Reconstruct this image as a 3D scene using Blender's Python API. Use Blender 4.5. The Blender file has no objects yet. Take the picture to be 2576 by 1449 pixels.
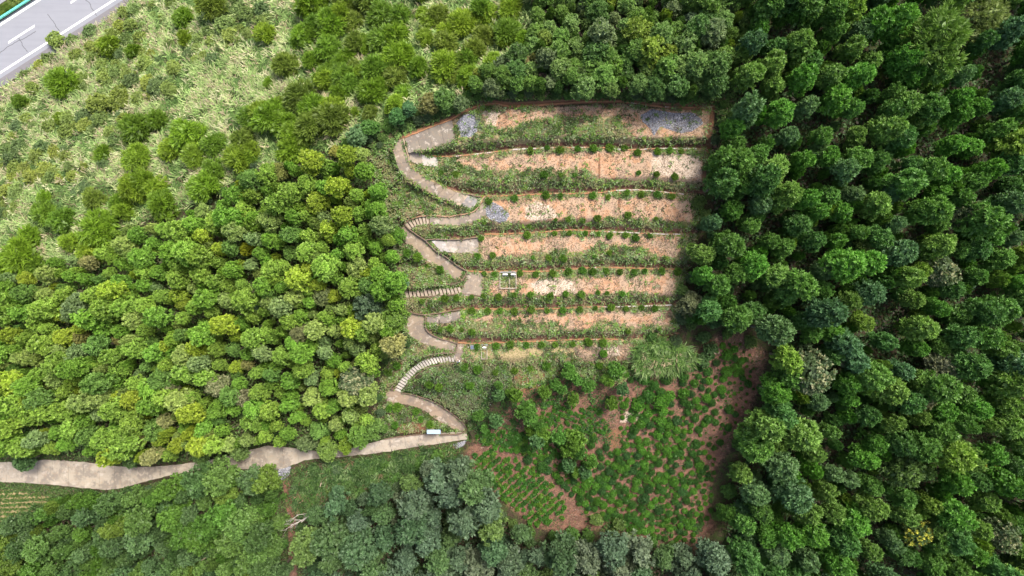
import bpy, math, random
import numpy as np

random.seed(7)
rng = np.random.default_rng(7)
scene = bpy.context.scene
COL = scene.collection

# ------------------------------------------------------------------ camera, light, exposure
CAMZ = 100.0
K = 1.5 / 2576.0
cam_d = bpy.data.cameras.new("camera"); cam = bpy.data.objects.new("camera", cam_d); COL.objects.link(cam)
cam_d.sensor_width = 36.0; cam_d.lens = 24.0; cam_d.clip_start = 0.5; cam_d.clip_end = 2500.0
cam.location = (0, 0, CAMZ); cam.rotation_euler = (0, 0, 0)
scene.camera = cam

SUN_EL = math.radians(60); SUN_AZ = math.atan2(0.64, 0.77)
world = bpy.data.worlds.new("World"); scene.world = world; world.use_nodes = True
wn = world.node_tree; bg = wn.nodes["Background"]
sky = wn.nodes.new("ShaderNodeTexSky"); sky.sky_type = 'NISHITA'; sky.sun_disc = False
sky.sun_elevation = SUN_EL; sky.sun_rotation = SUN_AZ; sky.air_density = 0.9; sky.dust_density = 6.0; sky.ozone_density = 0.4
wn.links.new(sky.outputs[0], bg.inputs[0]); bg.inputs[1].default_value = 0.14
sun_d = bpy.data.lights.new("sun", 'SUN'); sun_d.energy = 2.3; sun_d.angle = math.radians(15); sun_d.color = (1.0, 0.95, 0.87)
sun = bpy.data.objects.new("sun", sun_d); COL.objects.link(sun)
sd = (math.sin(SUN_AZ) * math.cos(SUN_EL), math.cos(SUN_AZ) * math.cos(SUN_EL), math.sin(SUN_EL))
from mathutils import Vector, Matrix
sun.rotation_euler = Vector(sd).to_track_quat('Z', 'Y').to_euler()
sun.location = (60, 50, 90)
scene.view_settings.view_transform = 'Standard'; scene.view_settings.look = 'None'
scene.view_settings.gamma = 1.0; scene.view_settings.use_curve_mapping = False
scene.view_settings.exposure = 0.93
scene.render.engine = 'CYCLES'
scene.cycles.max_bounces = 5; scene.cycles.diffuse_bounces = 3; scene.cycles.transmission_bounces = 3
scene.cycles.use_denoising = True

# ------------------------------------------------------------------ helpers
def unproj(u, v, z):
    s = K * (CAMZ - z)
    return (u - 1288.0) * s, (724.5 - v) * s

def sstep(a, b, x):
    t = np.clip((x - a) / (b - a), 0, 1); return t * t * (3 - 2 * t)

def pip(poly, u, v):
    u = np.asarray(u, float); v = np.asarray(v, float); inside = np.zeros(u.shape, bool)
    n = len(poly)
    for i in range(n):
        x1, y1 = poly[i]; x2, y2 = poly[(i + 1) % n]
        if y1 == y2: continue
        c = ((y1 > v) != (y2 > v)) & (u < (x2 - x1) * (v - y1) / (y2 - y1) + x1)
        inside ^= c
    return inside

def edge_dist(poly, u, v, closed=True):
    u = np.asarray(u, float); v = np.asarray(v, float); d = np.full(u.shape, 1e9)
    n = len(poly)
    for i in range(n if closed else n - 1):
        x1, y1 = poly[i]; x2, y2 = poly[(i + 1) % n]
        dx, dy = x2 - x1, y2 - y1; L = dx * dx + dy * dy + 1e-9
        t = np.clip(((u - x1) * dx + (v - y1) * dy) / L, 0, 1)
        d = np.minimum(d, np.hypot(u - x1 - t * dx, v - y1 - t * dy))
    return d

def soft_poly(poly, u, v, w):
    d = edge_dist(poly, u, v); s = np.where(pip(poly, u, v), d, -d)
    return np.clip(0.5 + s / (2 * w), 0, 1)

_perm = np.random.default_rng(3).random((256, 256))
def vnoise(u, v, s):
    x = np.asarray(u, float) / s; y = np.asarray(v, float) / s
    xi = np.floor(x).astype(int); yi = np.floor(y).astype(int); fx = x - xi; fy = y - yi
    fx = fx * fx * (3 - 2 * fx); fy = fy * fy * (3 - 2 * fy)
    g = lambda a, b: _perm[a % 256, b % 256]
    return (g(xi, yi) * (1 - fx) + g(xi + 1, yi) * fx) * (1 - fy) + (g(xi, yi + 1) * (1 - fx) + g(xi + 1, yi + 1) * fx) * fy
def fbm(u, v, s, o=3):
    r = 0; a = 0.5; t = 0
    for k in range(o):
        r = r + a * vnoise(u + 37 * k, v + 91 * k, s); t += a; a *= 0.55; s /= 2.1
    return r / t

def smooth_line(pts, n):
    """Catmull-Rom through the points, resampled to n stations of equal length."""
    P = np.array(pts, float)
    if len(P) > 2:
        Q = np.vstack([2 * P[0] - P[1], P, 2 * P[-1] - P[-2]]); out = []
        for i in range(1, len(Q) - 2):
            p0, p1, p2, p3 = Q[i - 1], Q[i], Q[i + 1], Q[i + 2]
            for t in np.linspace(0, 1, 12, endpoint=False):
                out.append(0.5 * (2 * p1 + (p2 - p0) * t + (2 * p0 - 5 * p1 + 4 * p2 - p3) * t * t + (3 * p1 - p0 - 3 * p2 + p3) * t ** 3))
        out.append(P[-1]); P = np.array(out)
    d = np.r_[0, np.cumsum(np.hypot(*(P[1:, :2] - P[:-1, :2]).T))]
    s = np.linspace(0, d[-1], n)
    return np.stack([np.interp(s, d, P[:, k]) for k in range(P.shape[1])], 1)

# ------------------------------------------------------------------ the lie of the land
CTRL = np.array([(-150, -100, -33.5), (0, 0, -33.2), (150, 60, -33.2), (300, -50, -33.2), (0, 170, -33.1), (210, 40, -33.1), (-100, 250, -33), (330, 60, -29), (120, 190, -29),
 (0, 300, -28), (0, 450, -23), (0, 700, -18), (0, 1000, -16.5), (0, 1190, -16.4), (300, 300, -19.5), (600, 100, -17.5), (650, -60, -20),
 (900, 100, -9.5), (600, 300, -10.5), (900, 330, -3.2), (400, 600, -11.5), (600, 600, -7), (800, 500, -4.2), (900, 700, -6),
 (700, 900, -10), (400, 900, -13), (850, 1080, -14.2), (850, 1150, -14.8), (600, 1180, -15.5), (1100, 1110, -14.5), (300, 1200, -16.2), (300, 1350, -19),
 (0, 1449, -20), (700, 1400, -18), (1000, 1250, -17), (1100, 1449, -20), (1400, 1449, -20), (1300, 1200, -15.5), (1300, 1040, -12.3),
 (1500, 1000, -11.8), (1700, 950, -11), (1850, 900, -9.8), (1700, 1200, -15.5), (1800, 1350, -17.5), (1650, 1449, -20),
 (1950, 1300, -17), (1950, 1000, -11.5), (1900, 700, -7), (1900, 500, -3.2), (1900, 300, 0), (1700, 200, 2), (1400, 180, 1.5),
 (1200, 220, 0.6), (1090, 260, -0.4), (1200, 60, -5), (1500, 50, 0), (1800, 0, 2), (2200, 0, 0), (2640, 0, -4), (2200, 400, -2.5),
 (2576, 400, -6), (2200, 800, -7), (2576, 800, -11), (2200, 1200, -13), (2576, 1200, -16), (2640, 1500, -19), (2200, 1449, -18),
 (965, 420, -2.6), (975, 540, -4.6), (1000, 660, -6.3), (990, 860, -9), (950, 980, -12.6), (1400, 400, -1.7), (1400, 600, -4.7), (1400, 800, -7.7)], float)
_c = CTRL[:, :2] / 1000.0
def _phi(r2): return np.where(r2 > 1e-12, 0.5 * r2 * np.log(np.maximum(r2, 1e-12)), 0)
_n = len(_c)
_A = np.zeros((_n + 3, _n + 3)); _A[:_n, :_n] = _phi(((_c[:, None] - _c[None]) ** 2).sum(2)) + np.eye(_n) * 0.0006
_A[:_n, _n] = 1; _A[:_n, _n + 1:] = _c; _A[_n, :_n] = 1; _A[_n + 1:, :_n] = _c.T
_w = np.linalg.solve(_A, np.r_[CTRL[:, 2], 0, 0, 0])
def base_h(u, v):
    u = np.clip(u, -160, 2700) / 1000.0; v = np.clip(v, -120, 1540) / 1000.0
    sh = u.shape; u = u.ravel(); v = v.ravel(); out = np.full(u.shape, _w[_n]) + _w[_n + 1] * u + _w[_n + 2] * v
    for k in range(_n):
        out += _w[k] * _phi((u - _c[k, 0]) ** 2 + (v - _c[k, 1]) ** 2)
    return out.reshape(sh)

DRAINS = [
 [(960, 372), (1014, 347), (1094, 315), (1134, 300), (1169, 277), (1206, 265), (1244, 260), (1288, 267), (1388, 262), (1463, 256), (1563, 254), (1638, 265), (1688, 269), (1763, 270), (1800, 266), (1850, 262)],
 [(960, 400), (1036, 378), (1069, 389), (1119, 394), (1194, 388), (1288, 377), (1373, 372), (1450, 371), (1525, 372), (1588, 377), (1650, 374), (1750, 374), (1850, 378)],
 [(960, 500), (1094, 470), (1156, 484), (1209, 494), (1288, 492), (1363, 488), (1438, 487), (1513, 484), (1550, 479), (1613, 478), (1663, 483), (1718, 488), (1850, 492)],
 [(960, 590), (1081, 606), (1204, 598), (1219, 589.5), (1288, 588), (1363, 584), (1438, 579), (1513, 582), (1563, 584), (1638, 588), (1710, 589), (1850, 592)],
 [(960, 670), (1100, 672), (1174, 681), (1219, 684), (1288, 682), (1363, 683), (1438, 678), (1488, 673), (1563, 674), (1638, 676), (1713, 677), (1850, 680)],
 [(960, 790), (1069, 792), (1094, 790), (1144, 782), (1169, 777), (1288, 778), (1413, 776), (1488, 772), (1588, 771), (1688, 767), (1850, 765)],
 [(960, 850), (1071, 838), (1119, 852), (1149, 862), (1194, 864), (1288, 861), (1388, 857), (1463, 854), (1563, 854), (1700, 850), (1850, 850)],
 [(960, 940), (1200, 930), (1400, 928), (1600, 925), (1850, 930)]]
TZ = [0.0, -1.6, -3.1, -4.6, -6.0, -7.5, -9.0, -10.6]
UR = np.array([(240, 1805), (345, 1797), (450, 1775), (560, 1748), (650, 1728), (750, 1712), (840, 1697), (862, 1600), (930, 1590)], float)
def u_right(v): return np.interp(v, UR[:, 0], UR[:, 1])

# paths: left/top edge, right/bottom edge, z of first and last station (or list)
PATHS = {
 'p1': ([(1003, 352), (991, 375), (994, 400), (1009, 432), (1044, 462), (1094, 490), (1144, 512), (1187, 529)],
        [(1014, 349), (1017, 372), (1026, 398), (1030, 414), (1049, 434), (1094, 460), (1131, 477), (1156, 487), (1207, 498)], [(0, -0.1), (0.25, -0.5), (1, -3.1)]),
 'pad1': ([(1018, 345), (1060, 330), (1100, 315), (1137, 303)], [(1028, 385), (1062, 378), (1100, 370), (1147, 352)], [(0, 0.0), (1, 0.0)]),
 'pad2': ([(1022, 372), (1040, 379), (1069, 391), (1102, 396)], [(1028, 402), (1042, 410), (1063, 416), (1100, 421)], [(0, -0.7), (0.4, -1.2), (1, -1.6)]),
 'p2': ([(1219, 499), (1206, 520), (1189, 533), (1144, 543), (1110, 547), (1081, 545)], [(1222, 540), (1205, 553), (1181, 562), (1150, 567), (1119, 568), (1081, 563)], [(0, -3.1), (1, -3.1)]),
 'p3': ([(1003, 560), (1012, 580), (1019, 609), (1044, 627), (1069, 652), (1106, 674), (1146, 704)], [(1018, 565), (1031, 578), (1048, 590), (1069, 604), (1094, 629), (1122, 646), (1172, 682)], [(0, -4.35), (1, -6.0)]),
 'pad4': ([(1086, 606), (1120, 604), (1160, 603), (1203, 599)], [(1108, 632), (1130, 634), (1165, 637), (1204, 639)], [(0, -4.6), (1, -4.6)]),
 'pad5': ([(1176, 686), (1215, 688)], [(1158, 744), (1215, 744)], [(0, -6.0), (1, -6.0)]),
 'p5': ([(1031, 785), (1024, 807), (1021, 825), (1031, 845), (1056, 860), (1090, 873), (1119, 880), (1142, 885)], [(1069, 795), (1069, 812), (1070, 825), (1079, 836), (1090, 843), (1106, 850), (1128, 857), (1149, 864)], [(0, -7.8), (1, -9.0)]),
 'pad6': ([(1074, 794), (1110, 790), (1145, 785), (1160, 782)], [(1073, 814), (1110, 814), (1140, 811), (1158, 800)], [(0, -7.55), (1, -7.5)]),
 'pad7': ([(1152, 865), (1143, 889), (1148, 913)], [(1170, 866), (1166, 885), (1160, 912)], [(0, -9.0), (1, -9.0)]),
 'p7': ([(984, 976), (971, 990), (970, 1005), (981, 1015), (1031, 1024), (1069, 1037), (1106, 1060), (1149, 1083)], [(1006, 985), (1022, 989), (1049, 995), (1094, 1012), (1131, 1035), (1156, 1055), (1169, 1070), (1172, 1084)], [(0, -12.95), (1, -14.5)]),
 'road': ([(1172, 1086), (1120, 1088), (1069, 1091), (1019, 1097), (961, 1107), (900, 1122), (804, 1134), (744, 1128), (694, 1122), (660, 1124), (600, 1140), (550, 1152), (500, 1161), (438, 1170), (350, 1175), (285, 1172), (225, 1164), (120, 1157), (82, 1160), (0, 1163), (-140, 1166)],
          [(1178, 1104), (1119, 1114), (1080, 1119), (1044, 1124), (969, 1137), (869, 1148), (799, 1154), (764, 1159), (726, 1174), (694, 1180), (644, 1182), (600, 1179), (550, 1178), (475, 1187), (400, 1203), (338, 1219), (288, 1231), (250, 1231), (175, 1224), (100, 1217), (0, 1212), (-140, 1205)], [(0, -14.6), (1, -16.6)]),
}
STAIRS = {
 's2': ([(1081, 545), (1060, 546), (1044, 549), (1030, 555), (1018, 562)], [(1081, 563), (1066, 565), (1054, 567), (1042, 571), (1031, 577)], -3.1, -4.35, 7),
 's4': ([(1160, 722), (1110, 726), (1060, 730), (1019, 733)], [(1165, 737), (1115, 742), (1065, 745), (1022, 749)], -6.0, -7.8, 15),
 's6': ([(1149, 894), (1119, 896), (1094, 899), (1069, 904), (1044, 920), (1019, 942), (999, 969), (993, 980)],
        [(1152, 909), (1119, 912), (1100, 914), (1081, 919), (1056, 930), (1034, 950), (1019, 970), (1008, 987)], -9.0, -12.9, 25)}
HWY = -33.0
def prep(L, R, zz, n=None):
    l0 = np.array(L, float); r0 = np.array(R, float)
    ln = 0.5 * (np.hypot(*(l0[1:] - l0[:-1]).T).sum() + np.hypot(*(r0[1:] - r0[:-1]).T).sum())
    n = n or max(8, int(ln / 5)); l = smooth_line(L, n); r = smooth_line(R, n)
    t = np.linspace(0, 1, n); z = np.interp(t, [a for a, b in zz], [b for a, b in zz])
    return l, r, z
CARVE = []
for k, (L, R, zz) in PATHS.items():
    CARVE.append((k,) + prep(L, R, zz))
for k, (L, R, z0, z1, n) in STAIRS.items():
    l, r, z = prep(L, R, [(0, z0), (1, z1 - 0.1)]); CARVE.append((k, l, r, z - 0.12))

def path_field(u, v):
    """signed px distance to the nearest path surface (<0 inside) and its z."""
    D = np.full(u.shape, 1e6); Z = np.zeros(u.shape)
    for (k, l, r, z) in CARVE:
        c = (l + r) / 2; w = np.hypot(*(l - r).T) / 2
        m = (u > min(l[:, 0].min(), r[:, 0].min()) - 30) & (u < max(l[:, 0].max(), r[:, 0].max()) + 30) & (v > min(l[:, 1].min(), r[:, 1].min()) - 30) & (v < max(l[:, 1].max(), r[:, 1].max()) + 30)
        if not m.any(): continue
        uu = u[m]; vv = v[m]; best = np.full(uu.shape, 1e6); bz = np.zeros(uu.shape)
        poly = [tuple(p) for p in l] + [tuple(p) for p in r[::-1]]
        ins = pip(poly, uu, vv); ed = edge_dist(poly, uu, vv); sd_ = np.where(ins, -ed, ed)
        bd = np.full(uu.shape, 1e9)
        for i in range(len(c)):
            d = np.hypot(uu - c[i, 0], vv - c[i, 1]); q = d < bd; bd = np.where(q, d, bd); bz = np.where(q, z[i], bz)
        d0 = D[m]; z0 = Z[m]; q = sd_ < d0; D[m] = np.where(q, sd_, d0); Z[m] = np.where(q, bz, z0)
    return D, Z

def H(u, v):
    u = np.atleast_1d(np.asarray(u, float)); v = np.atleast_1d(np.asarray(v, float))
    sh = u.shape; u = u.ravel(); v = v.ravel()
    h = base_h(u, v) + (vnoise(u, v, 60) - 0.5) * 0.5
    m = (u > 940) & (u < 1860) & (v > 230) & (v < 960)
    if m.any():
        uu = u[m]; vv = v[m]; b = h[m]
        L = [np.interp(uu, [p[0] for p in d], [p[1] for p in d]) for d in DRAINS]
        t_h = b.copy(); wv = np.zeros(uu.shape)
        for i in range(7):
            q = (vv >= L[i]) & (vv < L[i + 1])
            t = (vv - L[i]) / (L[i + 1] - L[i]); f = 0.70 if i == 0 else 0.64
            z0, z1 = TZ[i], TZ[i + 1]
            flat = z0 - 0.12 * t + (vnoise(uu, vv, 22) - .5) * 0.12
            bank = z0 - 0.08 + (z1 - z0) * sstep(f, 0.92, t)
            if i == 6: prof = flat * (1 - sstep(.5, 1, t)) + (z1) * sstep(.5, 1, t)
            else:
                prof = np.where(t < f, flat, bank); prof = np.where(t > 0.925, z1 - 0.40, prof)
            t_h = np.where(q, prof, t_h); wv = np.where(q, 1, wv)
        up = vv < L[0]; a = 1 - sstep(3, 16, L[0] - vv)
        t_h = np.where(up, TZ[0] - 0.05, t_h); wv = np.where(up, a, wv)
        dn = vv >= L[7]; a = 1 - sstep(0, 26, vv - L[7]); t_h = np.where(dn, TZ[7], t_h); wv = np.where(dn, a, wv)
        wv = wv * (1 - sstep(0, 16, uu - u_right(vv))) * sstep(965, 1010, uu)
        h[m] = b * (1 - wv) + t_h * wv
    D, Z = path_field(u, v); w = 1 - sstep(2.5, 9, D); h = h * (1 - w) + (Z - 0.14) * w
    # motorway bench
    dv = v - (183 - 0.64 * u)
    w = (1 - sstep(30, 75, dv)) * (u < 460); h = h * (1 - w) + (HWY - 0.25) * w
    return h.reshape(sh)

def xy_to_z(x, y, z0=-8.0):
    x = np.asarray(x, float); y = np.asarray(y, float); z = np.full(x.shape, z0)
    for k in range(9):
        s = K * (CAMZ - z); z = 0.35 * z + 0.65 * H(1288 + x / s, 724.5 - y / s)
    return z

def P3(u, v, dz=0.0, z=None):
    zz = float(H(u, v)[0]) + dz if z is None else z
    x, y = unproj(u, v, zz); return Vector((x, y, zz))

# ------------------------------------------------------------------ object helpers
def tag(o, label=None, cat=None, group=None, kind=None):
    if label: o['label'] = label
    if cat: o['category'] = cat
    if group: o['group'] = group
    if kind: o['kind'] = kind
    return o
def link(name, me, parent=None):
    o = bpy.data.objects.new(name, me); COL.objects.link(o)
    if parent is not None: o.parent = parent
    return o
def mesh_np(name, V, F, mats, attrs=None, smooth=False):
    """V (n,3), F (m,k) same-size faces"""
    me = bpy.data.meshes.new(name); V = np.asarray(V, np.float32); F = np.asarray(F, np.int32); k = F.shape[1]
    me.vertices.add(len(V)); me.vertices.foreach_set("co", V.ravel())
    me.loops.add(F.size); me.loops.foreach_set("vertex_index", F.ravel())
    me.polygons.add(len(F)); me.polygons.foreach_set("loop_start", np.arange(0, F.size, k, dtype=np.int32))
    me.update(calc_edges=True)
    for a, d in (attrs or {}).items():
        d = np.asarray(d, np.float32)
        if d.ndim == 1:
            at = me.attributes.new(a, 'FLOAT', 'POINT'); at.data.foreach_set("value", d)
        else:
            at = me.attributes.new(a, 'FLOAT_COLOR', 'POINT'); at.data.foreach_set("color", d.ravel())
    for m in (mats if isinstance(mats, (list, tuple)) else [mats]): me.materials.append(m)
    if smooth: me.polygons.foreach_set("use_smooth", np.ones(len(F), bool))
    return me
def mesh_py(name, V, F, mat):
    me = bpy.data.meshes.new(name); me.from_pydata([tuple(p) for p in V], [], F); me.update(); me.materials.append(mat); return me

class MB:
    def __init__(s): s.V = []; s.F = []
    def box(s, c, size, rz=0.0):
        cx, cy, cz = c; a, b, d = [q / 2 for q in size]; n = len(s.V); co, si = math.cos(rz), math.sin(rz)
        for z in (-d, d):
            for x, y in ((-a, -b), (a, -b), (a, b), (-a, b)):
                s.V.append((cx + x * co - y * si, cy + x * si + y * co, cz + z))
        for f in ((0, 3, 2, 1), (4, 5, 6, 7), (0, 1, 5, 4), (1, 2, 6, 5), (2, 3, 7, 6), (3, 0, 4, 7)): s.F.append([n + i for i in f])
        return s
    def tube(s, p, q, r0, r1, n=6):
        p = Vector(p); q = Vector(q); d = (q - p).normalized(); a = d.orthogonal().normalized(); b = d.cross(a); k = len(s.V)
        for c, r in ((p, r0), (q, r1)):
            for i in range(n):
                t = 2 * math.pi * i / n; s.V.append(tuple(c + (a * math.cos(t) + b * math.sin(t)) * r))
        for i in range(n): s.F.append([k + i, k + (i + 1) % n, k + n + (i + 1) % n, k + n + i])
        s.F.append([k + i for i in range(n)][::-1]); s.F.append([k + n + i for i in range(n)]); return s
    def quad_prism(s, top, thick):
        """top: list of 3d points counter-clockwise; extruded downward"""
        n = len(s.V); m = len(top)
        for p in top: s.V.append(tuple(p))
        for p in top: s.V.append((p[0], p[1], p[2] - thick))
        s.F.append([n + i for i in range(m)]); s.F.append([n + m + i for i in range(m)][::-1])
        for i in range(m): s.F.append([n + i, n + m + i, n + m + (i + 1) % m, n + (i + 1) % m])
        return s
    def build(s, name, mat, parent=None, col=None):
        o = link(name, mesh_py(name, s.V, s.F, mat), parent)
        if col: o.color = (*col, 1)
        return o

# ------------------------------------------------------------------ materials
def newmat(name):
    m = bpy.data.materials.new(name); m.use_nodes = True; nt = m.node_tree
    for n in list(nt.nodes):
        if n.type != 'OUTPUT_MATERIAL': nt.nodes.remove(n)
    return m, nt, nt.nodes['Material Output'] if 'Material Output' in nt.nodes else nt.nodes[0]
def N(nt, t, **kw):
    n = nt.nodes.new(t)
    for k, v in kw.items(): setattr(n, k, v)
    return n
def mixc(nt, f, a, b, mode='MIX'):
    n = N(nt, 'ShaderNodeMix', data_type='RGBA', blend_type=mode)
    for s, val in ((n.inputs[0], f), (n.inputs[6], a), (n.inputs[7], b)):
        if isinstance(val, (int, float)): s.default_value = val
        elif isinstance(val, tuple): s.default_value = (*val, 1)
        else: nt.links.new(val, s)
    return n.outputs[2]
def mth(nt, op, a, b=0.0, c=None, clamp=False):
    n = N(nt, 'ShaderNodeMath', operation=op); n.use_clamp = clamp
    for s, val in zip(n.inputs, (a, b, c)):
        if val is None: continue
        if isinstance(val, (int, float)): s.default_value = val
        else: nt.links.new(val, s)
    return n.outputs[0]
def noise(nt, scale, detail=3.0, rough=0.6, vec=None, dim=None):
    n = N(nt, 'ShaderNodeTexNoise'); n.inputs['Scale'].default_value = scale; n.inputs['Detail'].default_value = detail; n.inputs['Roughness'].default_value = rough
    if vec is not None: nt.links.new(vec, n.inputs['Vector'])
    return n.outputs[0]
def ramp(nt, f, a, b):
    n = N(nt, 'ShaderNodeMapRange', interpolation_type='SMOOTHSTEP'); nt.links.new(f, n.inputs[0])
    n.inputs[1].default_value = a; n.inputs[2].default_value = b; return n.outputs[0]
def finish(nt, out, col, rough=0.85, bump=None, strength=0.3, dist=0.05, spec=0.3, metallic=0.0):
    b = N(nt, 'ShaderNodeBsdfPrincipled')
    if isinstance(col, tuple): b.inputs['Base Color'].default_value = (*col, 1)
    else: nt.links.new(col, b.inputs['Base Color'])
    b.inputs['Roughness'].default_value = rough; b.inputs['Specular IOR Level'].default_value = spec; b.inputs['Metallic'].default_value = metallic
    if bump is not None:
        bp = N(nt, 'ShaderNodeBump'); bp.inputs['Strength'].default_value = strength; bp.inputs['Distance'].default_value = dist
        nt.links.new(bump, bp.inputs['Height']); nt.links.new(bp.outputs[0], b.inputs['Normal'])
    nt.links.new(b.outputs[0], out.inputs[0]); return b

def mat_leaf(name, tipcol=None, spec=0.35, trans=0.25, tipmul=(1.35, 1.3, 1.1), hue=0.5):
    m, nt, out = newmat(name)
    oi = N(nt, 'ShaderNodeObjectInfo'); at = N(nt, 'ShaderNodeAttribute', attribute_name='var'); tp = N(nt, 'ShaderNodeAttribute', attribute_name='tip')
    c0 = mixc(nt, 1.0, oi.outputs['Color'], (0.93, 1.00, 0.98), 'MULTIPLY')
    c1 = mixc(nt, 1.0, oi.outputs['Color'], (2.15, 2.14, 2.0), 'MULTIPLY')
    c = mixc(nt, at.outputs['Fac'], c0, c1)
    if tipcol: c = mixc(nt, tp.outputs['Fac'], c, tipcol)
    b = N(nt, 'ShaderNodeBsdfPrincipled'); nt.links.new(c, b.inputs['Base Color']); b.inputs['Roughness'].default_value = 0.5
    b.inputs['Specular IOR Level'].default_value = spec
    t = N(nt, 'ShaderNodeBsdfTranslucent'); ct = mixc(nt, 1.0, c, (1.1, 1.25, 0.5), 'MULTIPLY'); nt.links.new(ct, t.inputs[0])
    mx = N(nt, 'ShaderNodeMixShader'); mx.inputs[0].default_value = trans
    nt.links.new(b.outputs[0], mx.inputs[1]); nt.links.new(t.outputs[0], mx.inputs[2]); nt.links.new(mx.outputs[0], out.inputs[0])
    return m
M_LEAF = mat_leaf('foliage')
M_BLOSSOM = mat_leaf('foliage_with_cream_flowers', tipcol=(0.33, 0.34, 0.19))
M_YBLOSSOM = mat_leaf('foliage_with_yellow_flowers', tipcol=(0.55, 0.55, 0.09))

def mat_vcol(name, trans=0.2, rough=0.6):
    m, nt, out = newmat(name); at = N(nt, 'ShaderNodeAttribute', attribute_name='col')
    b = N(nt, 'ShaderNodeBsdfPrincipled'); nt.links.new(at.outputs['Color'], b.inputs['Base Color']); b.inputs['Roughness'].default_value = rough; b.inputs['Specular IOR Level'].default_value = 0.3
    t = N(nt, 'ShaderNodeBsdfTranslucent'); nt.links.new(at.outputs['Color'], t.inputs[0])
    mx = N(nt, 'ShaderNodeMixShader'); mx.inputs[0].default_value = trans
    nt.links.new(b.outputs[0], mx.inputs[1]); nt.links.new(t.outputs[0], mx.inputs[2]); nt.links.new(mx.outputs[0], out.inputs[0]); return m
M_BLADE = mat_vcol('grass_blades')

def mat_bark():
    m, nt, out = newmat('bark'); g = N(nt, 'ShaderNodeNewGeometry'); n = noise(nt, 6, 4, 0.6, g.outputs['Position'])
    finish(nt, out, mixc(nt, n, (0.10, 0.085, 0.065), (0.26, 0.22, 0.17)), 0.9, n, 0.5, 0.03); return m
M_BARK = mat_bark()

def mat_concrete(name='concrete', stain=1.0, dark=(0.155, 0.135, 0.12), soil=(0.30, 0.20, 0.12)):
    m, nt, out = newmat(name); g = N(nt, 'ShaderNodeNewGeometry'); oi = N(nt, 'ShaderNodeObjectInfo'); p = g.outputs['Position']
    n1 = noise(nt, 0.42, 6, 0.68, p); n2 = noise(nt, 2.2, 5, 0.7, p); n3 = noise(nt, 22, 3, 0.6, p); n4 = noise(nt, 1.1, 6, 0.7, p)
    base = mixc(nt, n2, mixc(nt, 1.0, oi.outputs['Color'], (0.78, 0.78, 0.78), 'MULTIPLY'), mixc(nt, 1.0, oi.outputs['Color'], (1.2, 1.19, 1.17), 'MULTIPLY'))
    c = mixc(nt, mth(nt, 'MULTIPLY', ramp(nt, n1, 0.45, 0.57), 0.60 * stain), base, dark)
    c = mixc(nt, mth(nt, 'MULTIPLY', ramp(nt, n4, 0.56, 0.60), 0.55 * stain), c, (0.50, 0.46, 0.41))
    c = mixc(nt, mth(nt, 'MULTIPLY', ramp(nt, n2, 0.50, 0.62), 0.32 * stain), c, soil)
    c = mixc(nt, mth(nt, 'MULTIPLY', n3, 0.35), c, mixc(nt, 1.0, c, (0.6, 0.6, 0.6), 'MULTIPLY'))
    finish(nt, out, c, 0.9, n3, 0.25, 0.02); return m
M_CONC = mat_concrete()
M_STEP = mat_concrete('step_concrete', 0.35)
def mat_kerb():
    m, nt, out = newmat('kerb_concrete_with_red_soil'); g = N(nt, 'ShaderNodeNewGeometry'); p = g.outputs['Position']; oi = N(nt, 'ShaderNodeObjectInfo')
    n1 = noise(nt, 0.5, 5, 0.65, p); n2 = noise(nt, 5, 3, 0.6, p)
    c = mixc(nt, n2, (0.22, 0.115, 0.06), (0.40, 0.20, 0.10))
    c = mixc(nt, ramp(nt, mth(nt, 'ADD', n1, mth(nt, 'MULTIPLY', N_sep(nt, oi), 0.5)), 0.62, 0.74), c, mixc(nt, n2, (0.33, 0.30, 0.27), (0.55, 0.52, 0.48)))
    finish(nt, out, c, 0.92, n2, 0.3, 0.03); return m
def N_sep(nt, oi):
    s = N(nt, 'ShaderNodeSeparateColor'); nt.links.new(oi.outputs['Color'], s.inputs[0]); return s.outputs[0]
M_KERB = mat_kerb()
def mat_simple(name, c0, c1, sc=8, rough=0.7, spec=0.3, metallic=0.0):
    m, nt, out = newmat(name); g = N(nt, 'ShaderNodeNewGeometry'); n = noise(nt, sc, 3, 0.6, g.outputs['Position'])
    finish(nt, out, mixc(nt, n, c0, c1), rough, n, 0.15, 0.02, spec, metallic); return m

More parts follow.
